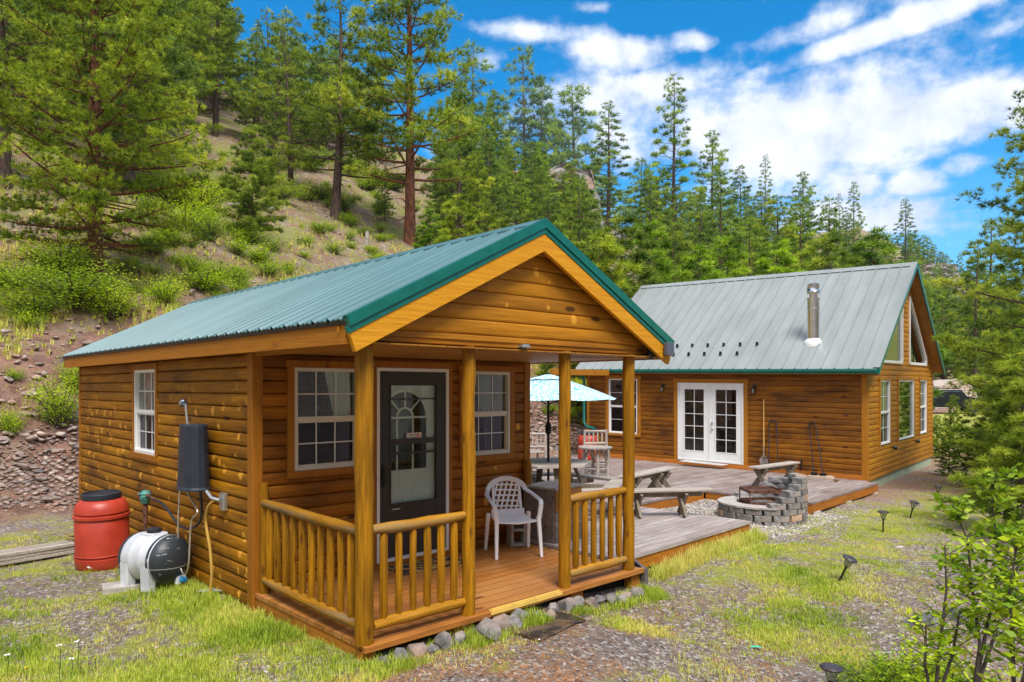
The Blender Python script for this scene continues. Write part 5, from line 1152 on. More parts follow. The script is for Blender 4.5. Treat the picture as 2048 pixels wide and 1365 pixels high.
tree_at('nar1', 1048, 330, 104, 'tallest dark spire on the skyline left of the cliff', wide=1.15)
tree_at('mid2', 1088, 345, 158, 'pine leaning against the dark spire left of the cliff', rz=3)
tree_at('fir1', 1076, 470, 285, 'dense bright green fir above the peak of the cabin roof', 'fir tree', name='fir_tree')
tree_at('mid2', 1150, 312, 176, 'dark pine standing on top of the rock cliff', rz=5, wide=1.2)
tree_at('nar1', 1216, 470, 208, 'tall pine with sparse pointed top right of the cliff', wide=1.5)
tree_at('mid2', 1278, 430, 318, 'round topped pine between the two tall spires', rz=1)
tree_at('nar1', 1345, 548, 157, 'tallest narrow pine above the left end of the house roof', wide=1.15)
tree_at('mid2', 1425, 560, 262, 'full green pine right of the tallest narrow pine', wide=1.0, rz=2)
tree_at('mid2', 1483, 540, 332, 'pine with rounded top behind the roof ridge', rz=4)
tree_at('nar2', 1531, 500, 312, 'thin spire rising behind the broad bright pine', wide=1.1)
tree_at('mid1', 1520, 575, 385, 'broad bright green pine over the middle of the house roof', rz=2.6, wide=1.35)
tree_at('mid2', 1606, 560, 345, 'pointed full pine above the chimney', rz=1.9, wide=1.1)
tree_at('nar2', 1678, 520, 388, 'thin grey spire right of the chimney, left of a pair')
tree_at('nar1', 1708, 520, 366, 'taller spire of the pair right of the chimney', wide=1.1)
tree_at('mid1', 1695, 570, 432, 'wide bright pine below the pair of spires', rz=.9, wide=1.5)
tree_at('nar1', 1810, 560, 400, 'sharp pointed pine above the right end of the house roof', wide=1.3)
tree_at('young', 1238, 545, 440, 'yellow green young pine behind the left end of the house roof', wide=1.25, y=27)
tree_at('young2', 1296, 560, 452, 'second young pine at the left end of the house roof ridge', wide=1.3, y=30)
tree_at('young', 1198, 560, 470, 'young pine hugging the green rake of the cabin roof', wide=1.2, y=25)
tree_at('young2', 1400, 560, 500, 'low young pine peeking over the house ridge', y=34, wide=1.3)
tree_at('young', 915, 500, 392, 'small pine close behind the cabin ridge, right of the red trunk', y=31, wide=1.2)
tree_at('fir1', 770, 440, 330, 'dark low fir left of the rusty red trunk', 'fir tree', name='fir_tree', wide=.9)
for px, y, top, k_, w_ in ((1120, 34, 470, 'young2', 1.2), (1165, 30, 500, 'young', 1.3), (1350, 38, 470, 'young', 1.3), (1450, 40, 480, 'young2', 1.3), (1560, 42, 490, 'young2', 1.3), (1645, 44, 480, 'young', 1.3), (1750, 46, 470, 'young2', 1.4), (860, 36, 420, 'young2', 1.3), (1000, 34, 440, 'young', 1.3)):
    tree_at(k_, px, 0, top, 'bright young conifer in the belt of small trees just behind the roofs', 'pine tree', 'small conifers behind the roofs', 'young_pine', y, w_)
# right bank
def rt(key, px, y, top, label, cat='pine tree', name='pine_tree', wide=1.0, rz=None): return tree_at(key, px, 0, top, label, cat, None, name, y, wide, rz)
rt('big2', 2125, 15.5, 120, 'near pine with long shaggy boughs at the right edge', wide=1.15, rz=1.1)
rt('young', 2040, 11.5, 700, 'dark young pine low at the right edge below the shaggy boughs', wide=1.3)
rt('mid1', 2075, 34, 330, 'big green pine filling the right side behind the shaggy pine', rz=2.2, wide=.85)
rt('mid2', 1975, 90, 440, 'dense pine right of the house gable, beyond the shed', rz=.3, wide=1.1)
rt('fir1', 2045, 26, 640, 'leafy green fir between the truck and the right edge', 'fir tree', 'fir_tree', 1.0)
rt('young', 1908, 26, 790, 'young pine in front of the parked truck', wide=.8)
rt('young', 1872, 24, 830, 'thin sapling pine right beside the house corner', wide=.9)
rt('young2', 1897, 19.5, 865, 'bright little fir at the end of the row of path lights', 'fir tree', 'fir_tree', 1.3)
rt('young', 1962, 20.5, 835, 'small pine right of the bright little fir', wide=1.2)
rt('young', 2000, 17, 770, 'bushy small pine on the bank above the knocked over light', wide=1.5)
rt('young', 2035, 14.5, 830, 'low bushy pine at the right edge above the saplings', wide=1.5)
# trees filling the slopes
rg = random.Random(99); cnt = 0; placed = []
def fill(n_, xr, yr, keys, hr, label, grp, ok, name='pine_tree', mind=3.0, wide=(.9, 1.25)):
    global cnt; k = 0; tries = 0
    while k < n_ and tries < 6000:
        tries += 1; y = rg.uniform(*yr) if yr[1] < 90 else yr[0]+(yr[1]-yr[0])*rg.random()**1.3; px = rg.uniform(*xr); x = (px-CX)/F*y; s_ = -.73*x+.68*y
        if not ok(px, y, s_) or any((x-a)**2+(y-b_)**2 < mind*mind for a, b_ in placed): continue
        placed.append((x, y)); plant(rg.choice(keys), name, (x, y, ground(x, y)), rg.uniform(*hr), label, 'pine tree', grp, wide=rg.uniform(*wide)); k += 1
def top_ok(px, y, s_):                                  # keeps the open grassy slope and the sky free
    z = ground((px-CX)/F*y, y); py = HY-(z-CZ)/y*F
    return s_ > 24 and not (440 < px < 900 and py > 330) 
fill(44, (-120, 440), (34, 84), ['mid1', 'mid2', 'mid3'], (11, 17), 'green pine in the dense stand at the upper left of the slope', 'pines in the upper left stand', lambda px, y, s_: top_ok(px, y, s_) and not (340 < px < 540 and y < 62), mind=4)
fill(52, (380, 980), (54, 95), ['mid2', 'mid3', 'far1'], (9, 14), 'pine high on the slope near the skyline above the cabin', 'pines near the skyline above the cabin', lambda px, y, s_: top_ok(px, y, s_) and s_ < 79 and not (340 < px < 540 and y < 62), mind=4.5)
fill(30, (880, 1180), (42, 104), ['mid2', 'mid1', 'far1'], (7, 11), 'pine on the slope between the red trunked pine and the cliff', 'pines on the middle slope', lambda px, y, s_: s_ > 26 and s_ < 74, mind=5)
fill(60, (1180, 1780), (48, 150), ['mid2', 'far1', 'far2', 'nar1', 'mid1'], (9, 14), 'pine in the dense forest behind the main house', 'pines in the forest behind the main house', lambda px, y, s_: s_ > 17 and s_ < 72 and not (px < 1300 and s_ > 45), mind=5)
fill(90, (1740, 2150), (75, 300), ['far1', 'far2'], (11, 18), 'distant pine in the forest up the valley', 'distant pines up the valley', lambda px, y, s_: True, mind=5)
fill(60, (1250, 1900), (150, 330), ['far1', 'far2'], (12, 17), 'far pine along the receding ridge', 'far pines along the ridge', lambda px, y, s_: s_ < 84 and s_ > 20, mind=6)
# shrubs
SH = [(150, 620, 'shr2', 1.1, 1.5), (70, 640, 'shr2', .8, 1.4), (225, 640, 'shr1', 1.0, 1.3), (15, 585, 'shr2', .9, 1.2), (330, 610, 'shr1', .8, 1.2), (120, 560, 'shr2', 1.2, 1.1), (118, 850, 'shr1', .95, .9), (145, 790, 'shr1', .8, .7), (18, 880, 'shr1', .55, .8), (60, 660, 'shr3', .5, 1.2), (30, 760, 'shr3', .3, 1.0), (400, 425, 'shr2', 1.6, 1.4), (335, 400, 'shr2', 1.7, 1.3), (450, 400, 'shr1', 1.3, 1.2), (420, 480, 'shr1', 1.0, 1.4), (700, 455, 'shr3', .8, 1.2), (640, 470, 'shr3', .7, 1.3), (740, 380, 'shr2', 1.4, 1.6), (690, 425, 'shr1', 1.3, 1.0), (860, 480, 'shr1', 1.0, 1.2), (560, 400, 'shr2', 1.3, 1.5), (620, 340, 'shr2', 1.8, 1.5), (760, 430, 'shr1', 1.3, 1.3), (880, 430, 'shr2', 1.4, 1.4), (640, 400, 'shr2', 1.2, 1.6), (520, 350, 'shr2', 1.5, 1.6), (370, 460, 'shr2', 1.1, 1.5), (790, 380, 'shr2', 1.8, 1.4), (700, 350, 'shr2', 1.6, 1.5), (1030, 430, 'shr2', 1.5, 1.2), (1140, 400, 'shr2', 1.4, 1.5), (1178, 425, 'shr1', 1.4, 1.2), (900, 460, 'shr2', 1.0, 1.6)]
for i, (px, py, k_, h_, w_) in enumerate(SH):
    where = 'on the red bank at the left edge' if py > 700 else 'under the huge spreading pine' if px < 300 and py > 500 else 'on the open slope above the cabin roof' if px < 1000 else 'below the cliff'
    plant(k_, 'shrub', hit(px, py), h_, 'leafy green shrub '+where, 'shrub', 'shrubs '+where, wide=w_)
rg = random.Random(4)
for i in range(190):
    px, py = rg.uniform(250, 1000), rg.uniform(300, 600); p = hit(px, py)
    if -.73*p.x+.68*p.y < 20 or p.y > 85: continue
    plant('shr3', 'shrub', p, rg.uniform(.25, .7), 'low leafy tuft scattered on the open dry slope', 'shrub', 'low tufts on the dry slope', wide=rg.uniform(.9, 1.8))
rg = random.Random(8)
for i in range(46):
    px, y = rg.uniform(1868, 2075), rg.uniform(17, 48); p = at(px, y)
    if px < 1965 and y > 22: continue
    b_ = MBi @ p
    if b_.x < 8.2 and b_.y > -2.6: continue
    plant(rg.choice(['shr1', 'shr2', 'shr3']), 'shrub', p, rg.uniform(.3, .75), 'leafy undergrowth bush on the bank and valley floor right of the main house', 'shrub', 'undergrowth right of the main house', wide=rg.uniform(.9, 1.4))
# saplings and bushes at the lower right
def sapling(seed, stems, size, dens, label, cat='shrub', name='broadleaf_sapling', mat=None):
    rg = random.Random(seed); r = np.random.default_rng(seed); tb = MB(); P, To = [], []; base = Vector(stems[0][0])
    t = thing(name, Matrix.Translation(base), label, cat)
    for st in stems:
        pts = [Vector(p)-base for p in st]; n_ = len(pts); tb.tube(pts, [.011*(1-.8*i/(n_-1))+.0025 for i in range(n_)], 6)
        for i in range(n_-1):
            for k in range(dens):
                u = rg.random(); q = pts[i].lerp(pts[i+1], u); frac = (i+u)/(n_-1)
                if frac < .28 and rg.random() < .8: continue
                L = rg.uniform(.06, .30)*(1.2-.75*frac); a = rg.uniform(0, 6.28); e = q+Vector((math.cos(a)*L, math.sin(a)*L, L*rg.uniform(.2, .9))); tb.tube([q, e], [.004, .002], 3, cap=False); t0 = rg.gauss(.5, .18)
                for j in range(10): P.append((q.lerp(e, rg.uniform(.3, 1.05))+Vector((rg.gauss(0, .015),)*3))[:]); To.append(t0)
    V, Fc, tn = leaves(np.array(P), size, r, np.array(To), .6)
    tb.build('stems', m_twig, t); np_mesh('leaves', V, Fc, mat or m_leaf, t, tn); return t
def S(px, py, y): return Vector(((px-CX)/F*y, y, CZ+(HY-py)/F*y))
sapling(1, [[S(1945, 1400, 4.7), S(1975, 1250, 4.75), S(2000, 1130, 4.8), S(1985, 1020, 4.8), S(1992, 945, 4.8)], [S(1945, 1400, 4.7), S(1960, 1290, 4.7), S(1945, 1180, 4.65), S(1935, 1080, 4.7), S(1905, 1010, 4.75)], [S(1945, 1400, 4.7), S(2000, 1240, 4.8), S(2040, 1120, 4.9), S(2045, 1010, 4.9)]], .06, 16, 'tall leafy sapling with slender stems at the lower right')
sapling(2, [[S(1868, 1420, 4.5), S(1880, 1290, 4.5), S(1893, 1180, 4.5), S(1890, 1090, 4.5)], [S(1868, 1420, 4.5), S(1850, 1330, 4.5), S(1852, 1250, 4.5)], [S(1868, 1420, 4.5), S(1905, 1310, 4.5), S(1920, 1220, 4.5)]], .05, 9, 'shorter sapling just left of the tall leafy one')
sapling(3, [[S(2030, 1430, 4.2), S(2025, 1290, 4.2), S(2020, 1180, 4.2), S(2035, 1080, 4.2)], [S(2030, 1430, 4.2), S(2060, 1300, 4.2), S(2075, 1150, 4.2)]], .06, 18, 'sapling cut by the right edge of the picture')
for i, (px, py, h_, w_) in enumerate(((1745, 1390, .34, 1.4), (1830, 1400, .40, 1.4), (1900, 1395, .42, 1.3), (1700, 1400, .24, 1.2), (1790, 1360, .28, 1.1))):
    p = hit(px, min(py, 1400)); plant('shr3', 'low_bush', p, h_, ('low yellow green bush right beside the nearest path light', 'low yellow green bush in front of the shorter sapling', 'low yellow green bush at the foot of the tall sapling', 'smallest yellow green bush at the very bottom edge', 'small yellow green bush behind the smallest one')[i], 'bush', wide=w_)

# ------------------------------------------------------------------ rocks
def hull(seed, n=14, sq=(1, 1, .7)):
    rg = random.Random(seed); bm = bmesh.new()
    for i in range(n): v = Vector((rg.gauss(0, 1), rg.gauss(0, 1), rg.gauss(0, 1))).normalized(); bm.verts.new((v.x*sq[0], v.y*sq[1], v.z*sq[2]))
    bmesh.ops.convex_hull(bm, input=bm.verts); bmesh.ops.delete(bm, geom=[v for v in bm.verts if not v.link_faces], context='VERTS'); bmesh.ops.triangulate(bm, faces=bm.faces)
    bm.verts.index_update(); V = np.array([v.co[:] for v in bm.verts]); Fc = np.array([[v.index for v in f.verts] for f in bm.faces]); bm.free(); return V, Fc
HULLS = [hull(i) for i in range(8)]
def scatter(name, pts, sizes, mat, seed, label, cat, sink=.25, flatz=.75):
    r = np.random.default_rng(seed); Vs, Fs, Ts = [], [], []; o_ = 0
    for p, s_ in zip(pts, sizes):
        V, Fc = HULLS[r.integers(8)]; a = r.uniform(0, 6.28); c_, q = math.cos(a), math.sin(a); sc = np.array([1, r.uniform(.6, 1), r.uniform(.45, 1)*flatz])*s_; W_ = V*sc
        til = r.uniform(-.5, .5); ct, stt = math.cos(til), math.sin(til); W_ = np.stack([W_[:, 0]*ct-W_[:, 2]*stt, W_[:, 1], W_[:, 0]*stt+W_[:, 2]*ct], 1)
        W_ = np.stack([W_[:, 0]*c_-W_[:, 1]*q, W_[:, 0]*q+W_[:, 1]*c_, W_[:, 2]], 1)+np.array([p[0], p[1], p[2]+s_*(.4-sink)])
        Vs.append(W_); Fs.append(Fc+o_); o_ += len(V); Ts.append(np.full(len(V), r.uniform(-.35, .6)))
    return tag(np_mesh(name, np.concatenate(Vs), np.concatenate(Fs), mat, None, np.concatenate(Ts)), label, cat, kind='stuff')
def rock(M, size, seed, mat, label, grp=None, sq=(1, .85, .8), name='rock'):
    V, Fc = hull(seed, 20, sq); m = MB(); m.v = [tuple(v*size) for v in V]; m.f = [tuple(f) for f in Fc]
    o = m.build(name, mat, None, bevel=size*.05); o.matrix_world = M; return tag(o, label, 'rock', grp)
RK = [(.05, .10, .07, 'small pale rock touching the front corner block of the porch'), (.20, .12, .10, 'white angular rock beside the front corner of the porch'), (.36, .09, .10, 'tan flat rock in the grass under the porch railing'), (.62, .10, .12, 'upright grey rock under the middle of the front railing'), (.76, .12, .10, 'split grey rock right under the railing gap'), (1.00, .22, .17, 'largest light grey rock, in front of the second porch post'), (1.22, .13, .13, 'mauve rock under the left end of the yellow strip'), (1.30, .25, .11, 'pale flat rock lying before the mauve one'), (1.45, .10, .13, 'brown rounded rock under the yellow strip'), (1.62, .11, .08, 'blue grey stone tucked under the middle of the yellow strip'), (1.72, .27, .09, 'long pale green rock near the wet rubber mat'), (1.88, .10, .09, 'small dark rock under the right end of the yellow strip'), (2.02, .13, .14, 'big purple grey block behind the wet mat'), (2.20, .10, .11, 'dark rock at the foot of the third post'), (2.36, .16, .10, 'white tilted rock right of the third post'), (2.52, .10, .09, 'dark green rock beneath the right railing'), (2.66, .14, .11, 'pale triangular rock under the right railing'), (2.80, .20, .09, 'rounded grey rock standing a little forward under the right railing'), (2.95, .08, .09, 'flat mossy rock near the right corner block'), (3.10, .12, .11, 'tall pale rock leaning at the right corner block'), (1.10, .05, .09, 'shaded rock behind the largest light grey one'), (.48, .16, .07, 'low white stone in front of the railing')]
for i, (x, d_, s_, lab) in enumerate(RK):
    p = MA @ Vector((x, -.12-d_*.55, 0)); z = ground(p.x, p.y); rock(Matrix.Translation((p.x, p.y, z+s_*.3)) @ Matrix.Rotation(i*1.7, 4, 'Z') @ Matrix.Rotation(i*.9, 4, 'X'), s_*.86, 200+i, m_scree if i % 4 == 2 else m_rock, lab)
for px, py, s_, lab in ((1855, 1255, .24, 'dark lichen covered boulder left of the pair at the lower right'), (1925, 1245, .22, 'flat topped dark boulder behind the saplings')):
    p = hit(px, py); rock(Matrix.Translation((p.x, p.y, p.z+.02)), s_, px, rockmat('dark_boulder', (.07, .07, .07), (.2, .2, .19), (.26, .27, .24), 8), lab, sq=(1, .8, .5), name='boulder')
for px, py, s_, lab in ((1800, 1098, .07, 'white stone on the lawn left of the saplings'), (300, 1183, .06, 'thin white stone on bare soil left of the paver'), (890, 345, .0, '')):
    if s_: p = hit(px, py); rock(Matrix.Translation((p.x, p.y, p.z+.01)), s_, px, m_pale, lab, sq=(1.4, .8, .4))
r = np.random.default_rng(2); rg = random.Random(12)
big = []
while len(big) < 40:                                    # larger scree blocks that can be told from the rest
    px, py = (rg.uniform(0, 165), rg.uniform(890, 1010)) if len(big) < 16 else (rg.uniform(1055, 1165), rg.uniform(790, 905)); p = hit(px, py)
    if p.y > 60: continue
    s_ = rg.uniform(.07, .15)*(1 if px < 500 else 1.5); big.append(p); left = px < 500
    rock(Matrix.Translation((p.x, p.y, p.z+s_*.3)) @ Matrix.Rotation(rg.uniform(0, 6), 4, 'Z') @ Matrix.Rotation(rg.uniform(-.6, .6), 4, 'X'), s_, len(big)+500, rg.choice([m_scree, m_scree, m_rock]), 'broken slab in the scree left of the cabin' if left else 'broken block in the scree seen between the two buildings', 'larger scree rocks left of the cabin' if left else 'larger scree rocks behind the deck', sq=(1, .8, .45))
pts, sz = [], []
for i in range(4200):
    u = rg.random(); px, py = (rg.uniform(-60, 175), rg.triangular(850, 1040, 985)) if u < .50 else (rg.uniform(1050, 1175), rg.triangular(740, 925, 885)); p = hit(px, py)
    if p.y < 60: pts.append(p); sz.append(.015+.075*rg.random()**4*(1 if px < 500 else 1.5))
scatter('scree', pts, sz, m_scree, 5, 'loose brown grey scree at the foot of the cut bank', 'scree')
pts, sz = [], []
for i in range(3200):
    px, py = rg.uniform(0, 1000), rg.uniform(300, 900); p = hit(px, py)
    if p.y < 80 and -.73*p.x+.68*p.y > 15: pts.append(p); sz.append(.03+.16*rg.random()**4)
scatter('slope_stones', pts, sz, m_scree, 8, 'small stones scattered over the dry slope', 'stones')
pts, sz = [], []
for i in range(5200):                                   # pale gravel bed round the fire pit
    x, y = rg.uniform(-7.5, -4.3), rg.uniform(-.75, 1.70)
    if rg.random() < .10: x, y = rg.gauss(-5, 1.2), rg.gauss(-.6, .3)
    p = MB_ @ Vector((x, y, 0)); z = ground(p.x, p.y); pts.append((p.x, p.y, z)); sz.append(rg.uniform(.012, .03))
scatter('pale_gravel', pts, sz, m_pale, 6, 'pale gravel bed around the fire pit', 'gravel')
pts, sz = [], []
for i in range(9000):                                   # pebbles of the yard
    y = 4.7+14*rg.random()**2.2; px = rg.uniform(-20, 2068); x = (px-CX)/F*y; q = MAi @ Vector((x, y, 0)); g_n = noise.noise(Vector((x*.9, y*.9, 3)))
    if -.2 < q.x < 3.5 and q.y > -.1: continue
    if noise.noise(Vector((x*.7, y*.7, 9)))+(.45 if 750 < px < 1500 else 0) < -.05: continue
    pts.append((x, y, ground(x, y))); sz.append(.005+.022*rg.random()**3)
scatter('yard_gravel', pts, sz, rockmat('yard_stone', (.22, .175, .15), (.46, .39, .35), (.36, .25, .19), 8), 7, 'fine grey and brown gravel of the yard', 'gravel')
# cliff outcrop and its blocks
def outcrop(px, y, w_, h, seed, label):
    p = at(px, y); t = thing('cliff', Matrix.Translation(p), label, 'cliff'); rg = random.Random(seed)
    m = MB(); nx_, nz_ = 40, 26
    for j in range(nz_):
        for i in range(nx_):
            u, v_ = i/(nx_-1), j/(nz_-1); a = math.pi*(u*1.15-.08); rr = w_*(1-.25*v_)
            q = Vector((math.cos(a)*-rr, -math.sin(a)*rr*.55, -2+(h+2)*v_)); st = round(v_*7)/7
            nn = noise.noise(Vector((u*7, v_*5, seed)))*1.4+noise.noise(Vector((u*22, v_*16, seed)))*.55+math.sin(v_*38+2*noise.noise(Vector((u*3, v_*3, seed+5))))*.28
            top = noise.noise(Vector((u*6, 0, seed+9)))*h*.3*v_
            m.v.append((q.x+nn*.5*math.cos(a), q.y-nn, q.z+top))
    for j in range(nz_-1):
        for i in range(nx_-1): m.f.append((j*nx_+i, j*nx_+i+1, (j+1)*nx_+i+1, (j+1)*nx_+i))
    m.f.append(tuple((nz_-1)*nx_+i for i in range(nx_))); m.build('rock_face', m_cliff, t)
outcrop(1100, 108, 8.5, 7.5, 1, 'broken grey rock cliff with orange streaks on the ridge')
outcrop(1215, 100, 3, 3, 2, 'low rock ledge on the slope right of the cliff')
outcrop(1510, 150, 7, 5, 3, 'small rock outcrop among the trees above the main house')
outcrop(1862, 260, 12, 10, 5, 'far grey rock outcrop in the forest up the valley')
outcrop(640, 78, 3.2, 2.6, 6, 'low rock ledge high on the slope above the cabin')
p = hit(733, 490); t = MB(); t.tube([(0, 0, -.1), (.03, 0, .3), (.02, .02, .62), (.04, .0, .70)], [.13, .11, .10, .07], 9, wob=.25, rg=random.Random(2)); tag(t.build('tree_stump', m_greyp, None, M=Matrix.Translation(p)), 'weathered tree stump on the slope left of the red trunked pine', 'stump')
p0, p1 = hit(455, 415), hit(548, 428); tag(MB().tube([p0+Vector((0, 0, .12)), (p0+p1)/2+Vector((0, 0, .25)), p1+Vector((0, 0, .18))], [.10, .14, .17], 8, wob=.2, rg=random.Random(3)).build('fallen_log', m_greyp, None), 'grey fallen log lying across the slope behind the small pine', 'log')
# rubber mat with water
m, n, b, o = newmat('wet_rubber'); tcx = n.new('ShaderNodeTexCoord').outputs['Object']
n.l.new(n.mix(n.ramp(n.noise(tcx, 5, 4), .45, .6), (.035, .025, .018), (.13, .085, .05)), b.inputs['Base Color']); n.l.new(n.math('MULTIPLY_ADD', n.ramp(n.noise(tcx, 7, 3), .45, .55), .6, .06), b.inputs['Roughness']); bump(n, b, n.noise(tcx, 9, 3), .5, .02)
def mat_pt(px, py): p = hit(px, py); return p
q = [mat_pt(1000, 1262), mat_pt(1078, 1288), mat_pt(1172, 1246), mat_pt(1112, 1231)]
m_ = MB(); nn_ = 10
for j in range(nn_+1):
    for i in range(nn_+1): a = q[0].lerp(q[1], i/nn_); b_ = q[3].lerp(q[2], i/nn_); p = a.lerp(b_, j/nn_); m_.v.append((p.x, p.y, ground(p.x, p.y)+.022+.006*noise.noise(Vector((p.x*9, p.y*9, 0)))))
for j in range(nn_):
    for i in range(nn_): m_.f.append((j*(nn_+1)+i, j*(nn_+1)+i+1, (j+1)*(nn_+1)+i+1, (j+1)*(nn_+1)+i))
o = m_.build('rubber_mat', m, None, smooth=True); md = o.modifiers.new('thickness', 'SOLIDIFY'); md.thickness = .012; tag(o, 'wet dark rubber mat lying on the gravel below the porch', 'mat')
p = hit(1511, 1302); tag(MB().prism([(-.05, -.02), (0, .0), (.05, -.03), (.04, .03), (-.04, .03)], lambda a, b_, d_: (a, b_, d_+.01*abs(a)*8), 0, .003).build('plastic_scrap', plain('teal_scrap', (.10, .5, .30), .5), None, M=Matrix.Translation(p+Vector((0, 0, .02)))), 'small torn teal plastic scrap on the gravel', 'scrap')
# ------------------------------------------------------------------ grass and needle litter
r = np.random.default_rng(77); rg = random.Random(77)
def grass_patch(name, n_, region, hh, wd, label, seed, tone=(.4, .2), blades=9, dens=None):
    C, Hs, To = [], [], []; tries = 0
    while len(C) < n_ and tries < n_*14:
        tries += 1; x, y = region(); dn = dens(x, y) if dens else 1
        if rg.random() > dn: continue
        C.append((x, y, ground(x, y)-.01)); Hs.append(hh*rg.uniform(.45, 1.15)*(.6+.5*min(1.2, dn))); To.append(tone[0]+tone[1]*noise.noise(Vector((x*1.3, y*1.3, 2)))*1.8+rg.gauss(0, .1))
    n_ = len(C); C = np.repeat(np.array(C), blades, 0); Hs = np.repeat(np.array(Hs), blades)*r.uniform(.5, 1.2, n_*blades); To = np.repeat(np.array(To), blades); m_ = len(C)
    a = r.uniform(0, 6.28, m_); ln = r.uniform(.15, .75, m_); base = C+np.stack([r.normal(0, .022, m_), r.normal(0, .022, m_), np.zeros(m_)], 1)
    dr = np.stack([np.cos(a), np.sin(a), np.zeros(m_)], 1); sd_ = np.stack([-np.sin(a), np.cos(a), np.zeros(m_)], 1)*wd
    mid = base+dr*(Hs*ln*.3)[:, None]+np.array([0, 0, 1])*(Hs*.6)[:, None]; tip = base+dr*(Hs*ln)[:, None]+np.array([0, 0, 1])*(Hs)[:, None]
    V = np.stack([base-sd_, base+sd_, mid+sd_*.7, mid-sd_*.7, tip], 1).reshape(-1, 3); k = np.arange(m_)[:, None]*5
    Fc = np.concatenate([k+np.array([0, 1, 2]), k+np.array([0, 2, 3]), k+np.array([3, 2, 4])]); tn = np.repeat(np.clip(To+r.normal(0, .12, m_), 0, 1), 5)
    return tag(np_mesh(name, V, Fc, m_grass, None, tn), label, 'grass', kind='stuff')
def free(x, y):
    q = MAi @ Vector((x, y, 0)); b_ = MBi @ Vector((x, y, 0))
    if -.03 < q.x < 3.6 and -.06 < q.y < 8.2: return False
    if b_.x < 7.4 and b_.x > -11.0 and b_.y > -.3 and not (-7.4 < b_.x < -4.9 and b_.y < 1.6): return False
    return True
def d_left(x, y):
    if not free(x, y): return 0
    v = noise.noise(Vector((x*.9, y*.9, 1)))+.5*noise.noise(Vector((x*2.7, y*2.7, 1))); q = MAi @ Vector((x, y, 0))
    e = math.exp(-((q.x+.25)/.35)**2)*(1 if .8 < q.y < 4.2 else .3); f_ = .55 if y < 7.2 else .12
    return min(1.3, max(.05, .25+v*.9)*f_*1.4+e*.8)
def rr(px0, px1, y0, y1, pw=1.6):
    def f(): y = y0+(y1-y0)*rg.random()**pw; px = rg.uniform(px0, px1); return (px-CX)/F*y, y
    return f
grass_patch('left_grass', 5600, rr(-30, 760, 4.7, 10.5), .085, .003, 'bright green grass in front of the side wall of the cabin', 1, (.45, .3), 9, d_left)
def d_right(x, y):
    if not free(x, y): return 0
    v = noise.noise(Vector((x*.8, y*.8, 5)))+.6*noise.noise(Vector((x*2.4, y*2.4, 5))); b_ = MBi @ Vector((x, y, 0))
    band = math.exp(-((b_.y+1.5)/1.1)**2)*(1 if b_.x < -2 else .35)
    return max(.06, .22+v*.8)*band*1.5
grass_patch('lawn_grass', 9000, rr(1180, 1960, 6.3, 19, 1.5), .055, .0036, 'patchy yellow green lawn along the row of path lights', 2, (.55, .3), 8, d_right)
def d_dry(x, y): return (1 if free(x, y) else 0)*max(0, .3+noise.noise(Vector((x*1.1, y*1.1, 8)))*1.2)
grass_patch('dry_grass', 8000, rr(-30, 2060, 4.8, 20, 1.8), .045, .003, 'short dry yellow grass scattered over the yard', 3, (.85, .15), 8, d_dry)
grass_patch('edge_grass', 1100, lambda: (lambda p: (p.x, p.y))(MA @ Vector((rg.uniform(-.1, 3.5), -.12-.25*rg.random(), 0))), .10, .003, 'grass growing between the rocks under the porch edge', 4, (.4, .2), 8, lambda x, y: max(.05, .4+noise.noise(Vector((x*3, y*3, 1)))*1.5))
grass_patch('deck_edge_grass', 900, lambda: (lambda p: (p.x, p.y))(MB_ @ Vector((rg.uniform(-10.7, -7.5), -.36-.22*rg.random()**1.5, 0))), .13, .0032, 'yellow grass along the stained front edge of the deck', 5, (.75, .2), 8)
def hs_reg():
    px, py = rg.uniform(0, 1180), rg.uniform(280, 860); p = hit(px, py); return p.x, p.y
grass_patch('slope_grass', 6500, hs_reg, .30, .012, 'dry straw and green grass tufts over the hillside', 6, (.78, .25), 7, lambda x, y: (0 if y > 90 or -.73*x+.68*y < 18 else max(.1, .5+noise.noise(Vector((x*.35, y*.35, 4)))*1.3)))
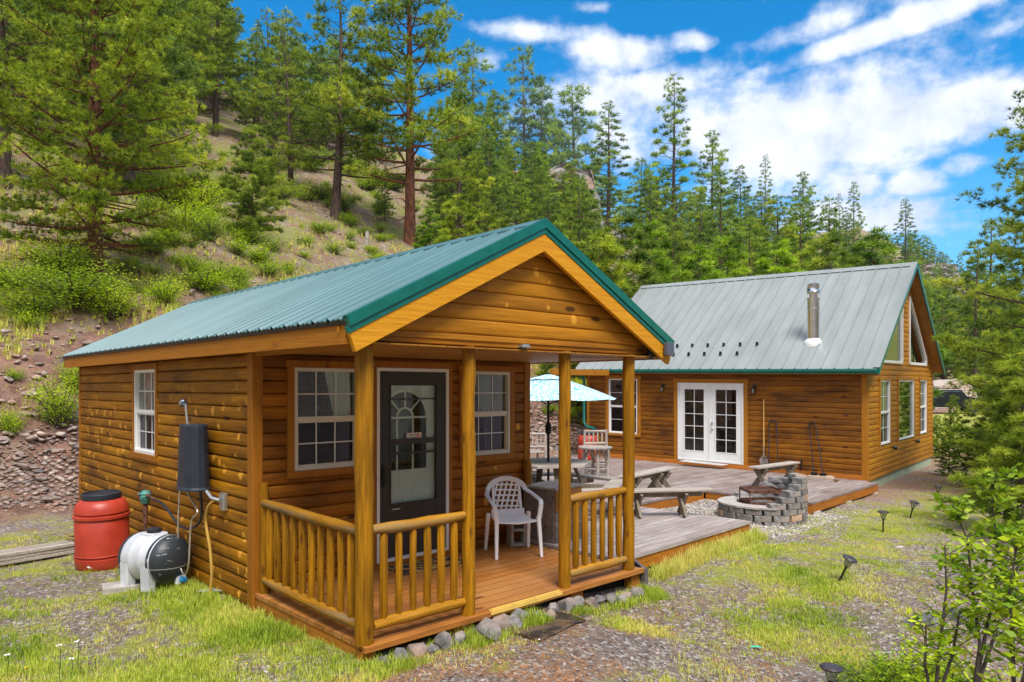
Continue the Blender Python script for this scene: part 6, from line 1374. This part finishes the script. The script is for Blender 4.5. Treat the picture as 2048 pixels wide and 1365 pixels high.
# orange needle litter
C = []
while len(C) < 9000:
    y = 4.8+12*rg.random()**2; px = rg.uniform(500, 2060); x = (px-CX)/F*y
    if not free(x, y): continue
    if noise.noise(Vector((x*1.6, y*1.6, 12)))+.4*math.exp(-((MAi @ Vector((x, y, 0))).y+.6)**2/.2) < .12: continue
    C.append((x, y, ground(x, y)+.008))
C = np.array(C); m_ = len(C); a = r.uniform(0, 3.14, m_); L = r.uniform(.03, .07, m_)[:, None]; dr = np.stack([np.cos(a), np.sin(a), r.uniform(0, .25, m_)], 1); sd_ = np.stack([-np.sin(a), np.cos(a), np.zeros(m_)], 1)*.0014
V = np.stack([C-sd_, C+sd_, C+dr*L+sd_, C+dr*L-sd_], 1).reshape(-1, 3)
tag(np_mesh('needle_litter', V, np.arange(m_*4).reshape(-1, 4), plain('dead_needles', (.42, .19, .06), .8, var=.3, scale=6)), 'fallen orange pine needles on the gravel', 'needles', kind='stuff')
# small white and yellow flowers
for i, (px, py, h_, lab, yel) in enumerate(((155, 1285, .20, 'white yarrow head upright in the grass at the lower left', 0), (118, 1300, .24, 'tall white yarrow left of the other white head', 0), (142, 1322, .12, 'low white yarrow at the bottom left', 0), (14, 1325, .16, 'white flower head at the left bottom edge', 0), (189, 1320, .10, 'yellow flower beside the white yarrow', 1), (52, 1345, .08, 'yellow flower near the bottom left corner', 1), (474, 1322, .07, 'yellow flower in front of the cabin corner', 1), (493, 1334, .06, 'smaller yellow flower right of the other one', 1))):
    p = hit(px, min(1360, py+h_*F/5.2)); t = thing('wild_flower', Matrix.Translation(p), lab, 'flower'); MB().tube([(0, 0, 0), (.01, 0, h_*.6), (0, .01, h_)], .0025, 5).build('stem', m_fir, t)
    m2 = MB(); rq = random.Random(i)
    for k in range(9 if not yel else 5): a = rq.uniform(0, 6.28); q_ = rq.uniform(0, .018 if not yel else .008); m2.lathe([(.001, 0), (.006, .002), (.006, .004), (.001, .006)], (q_*math.cos(a), q_*math.sin(a), h_+rq.uniform(-.002, .004)), 6)
    m2.build('petals', m_white if not yel else plain('yellow_petals', (.8, .6, .02), .6), t)

# ------------------------------------------------------------------ the air of the valley
hm = bpy.data.materials.new('haze'); hm.use_nodes = True; n = NT(hm.node_tree); hm.node_tree.nodes.clear()
pv = n.new('ShaderNodeVolumePrincipled'); pv.inputs['Color'].default_value = (.80, .90, 1, 1); pv.inputs['Density'].default_value = .00015; pv.inputs['Anisotropy'].default_value = .3
n.new('ShaderNodeOutputMaterial', {'Volume': pv.outputs[0]})
tag(MB().box(-760, 760, -70, 960, -20, 140).build('haze', hm, None), kind='stuff')
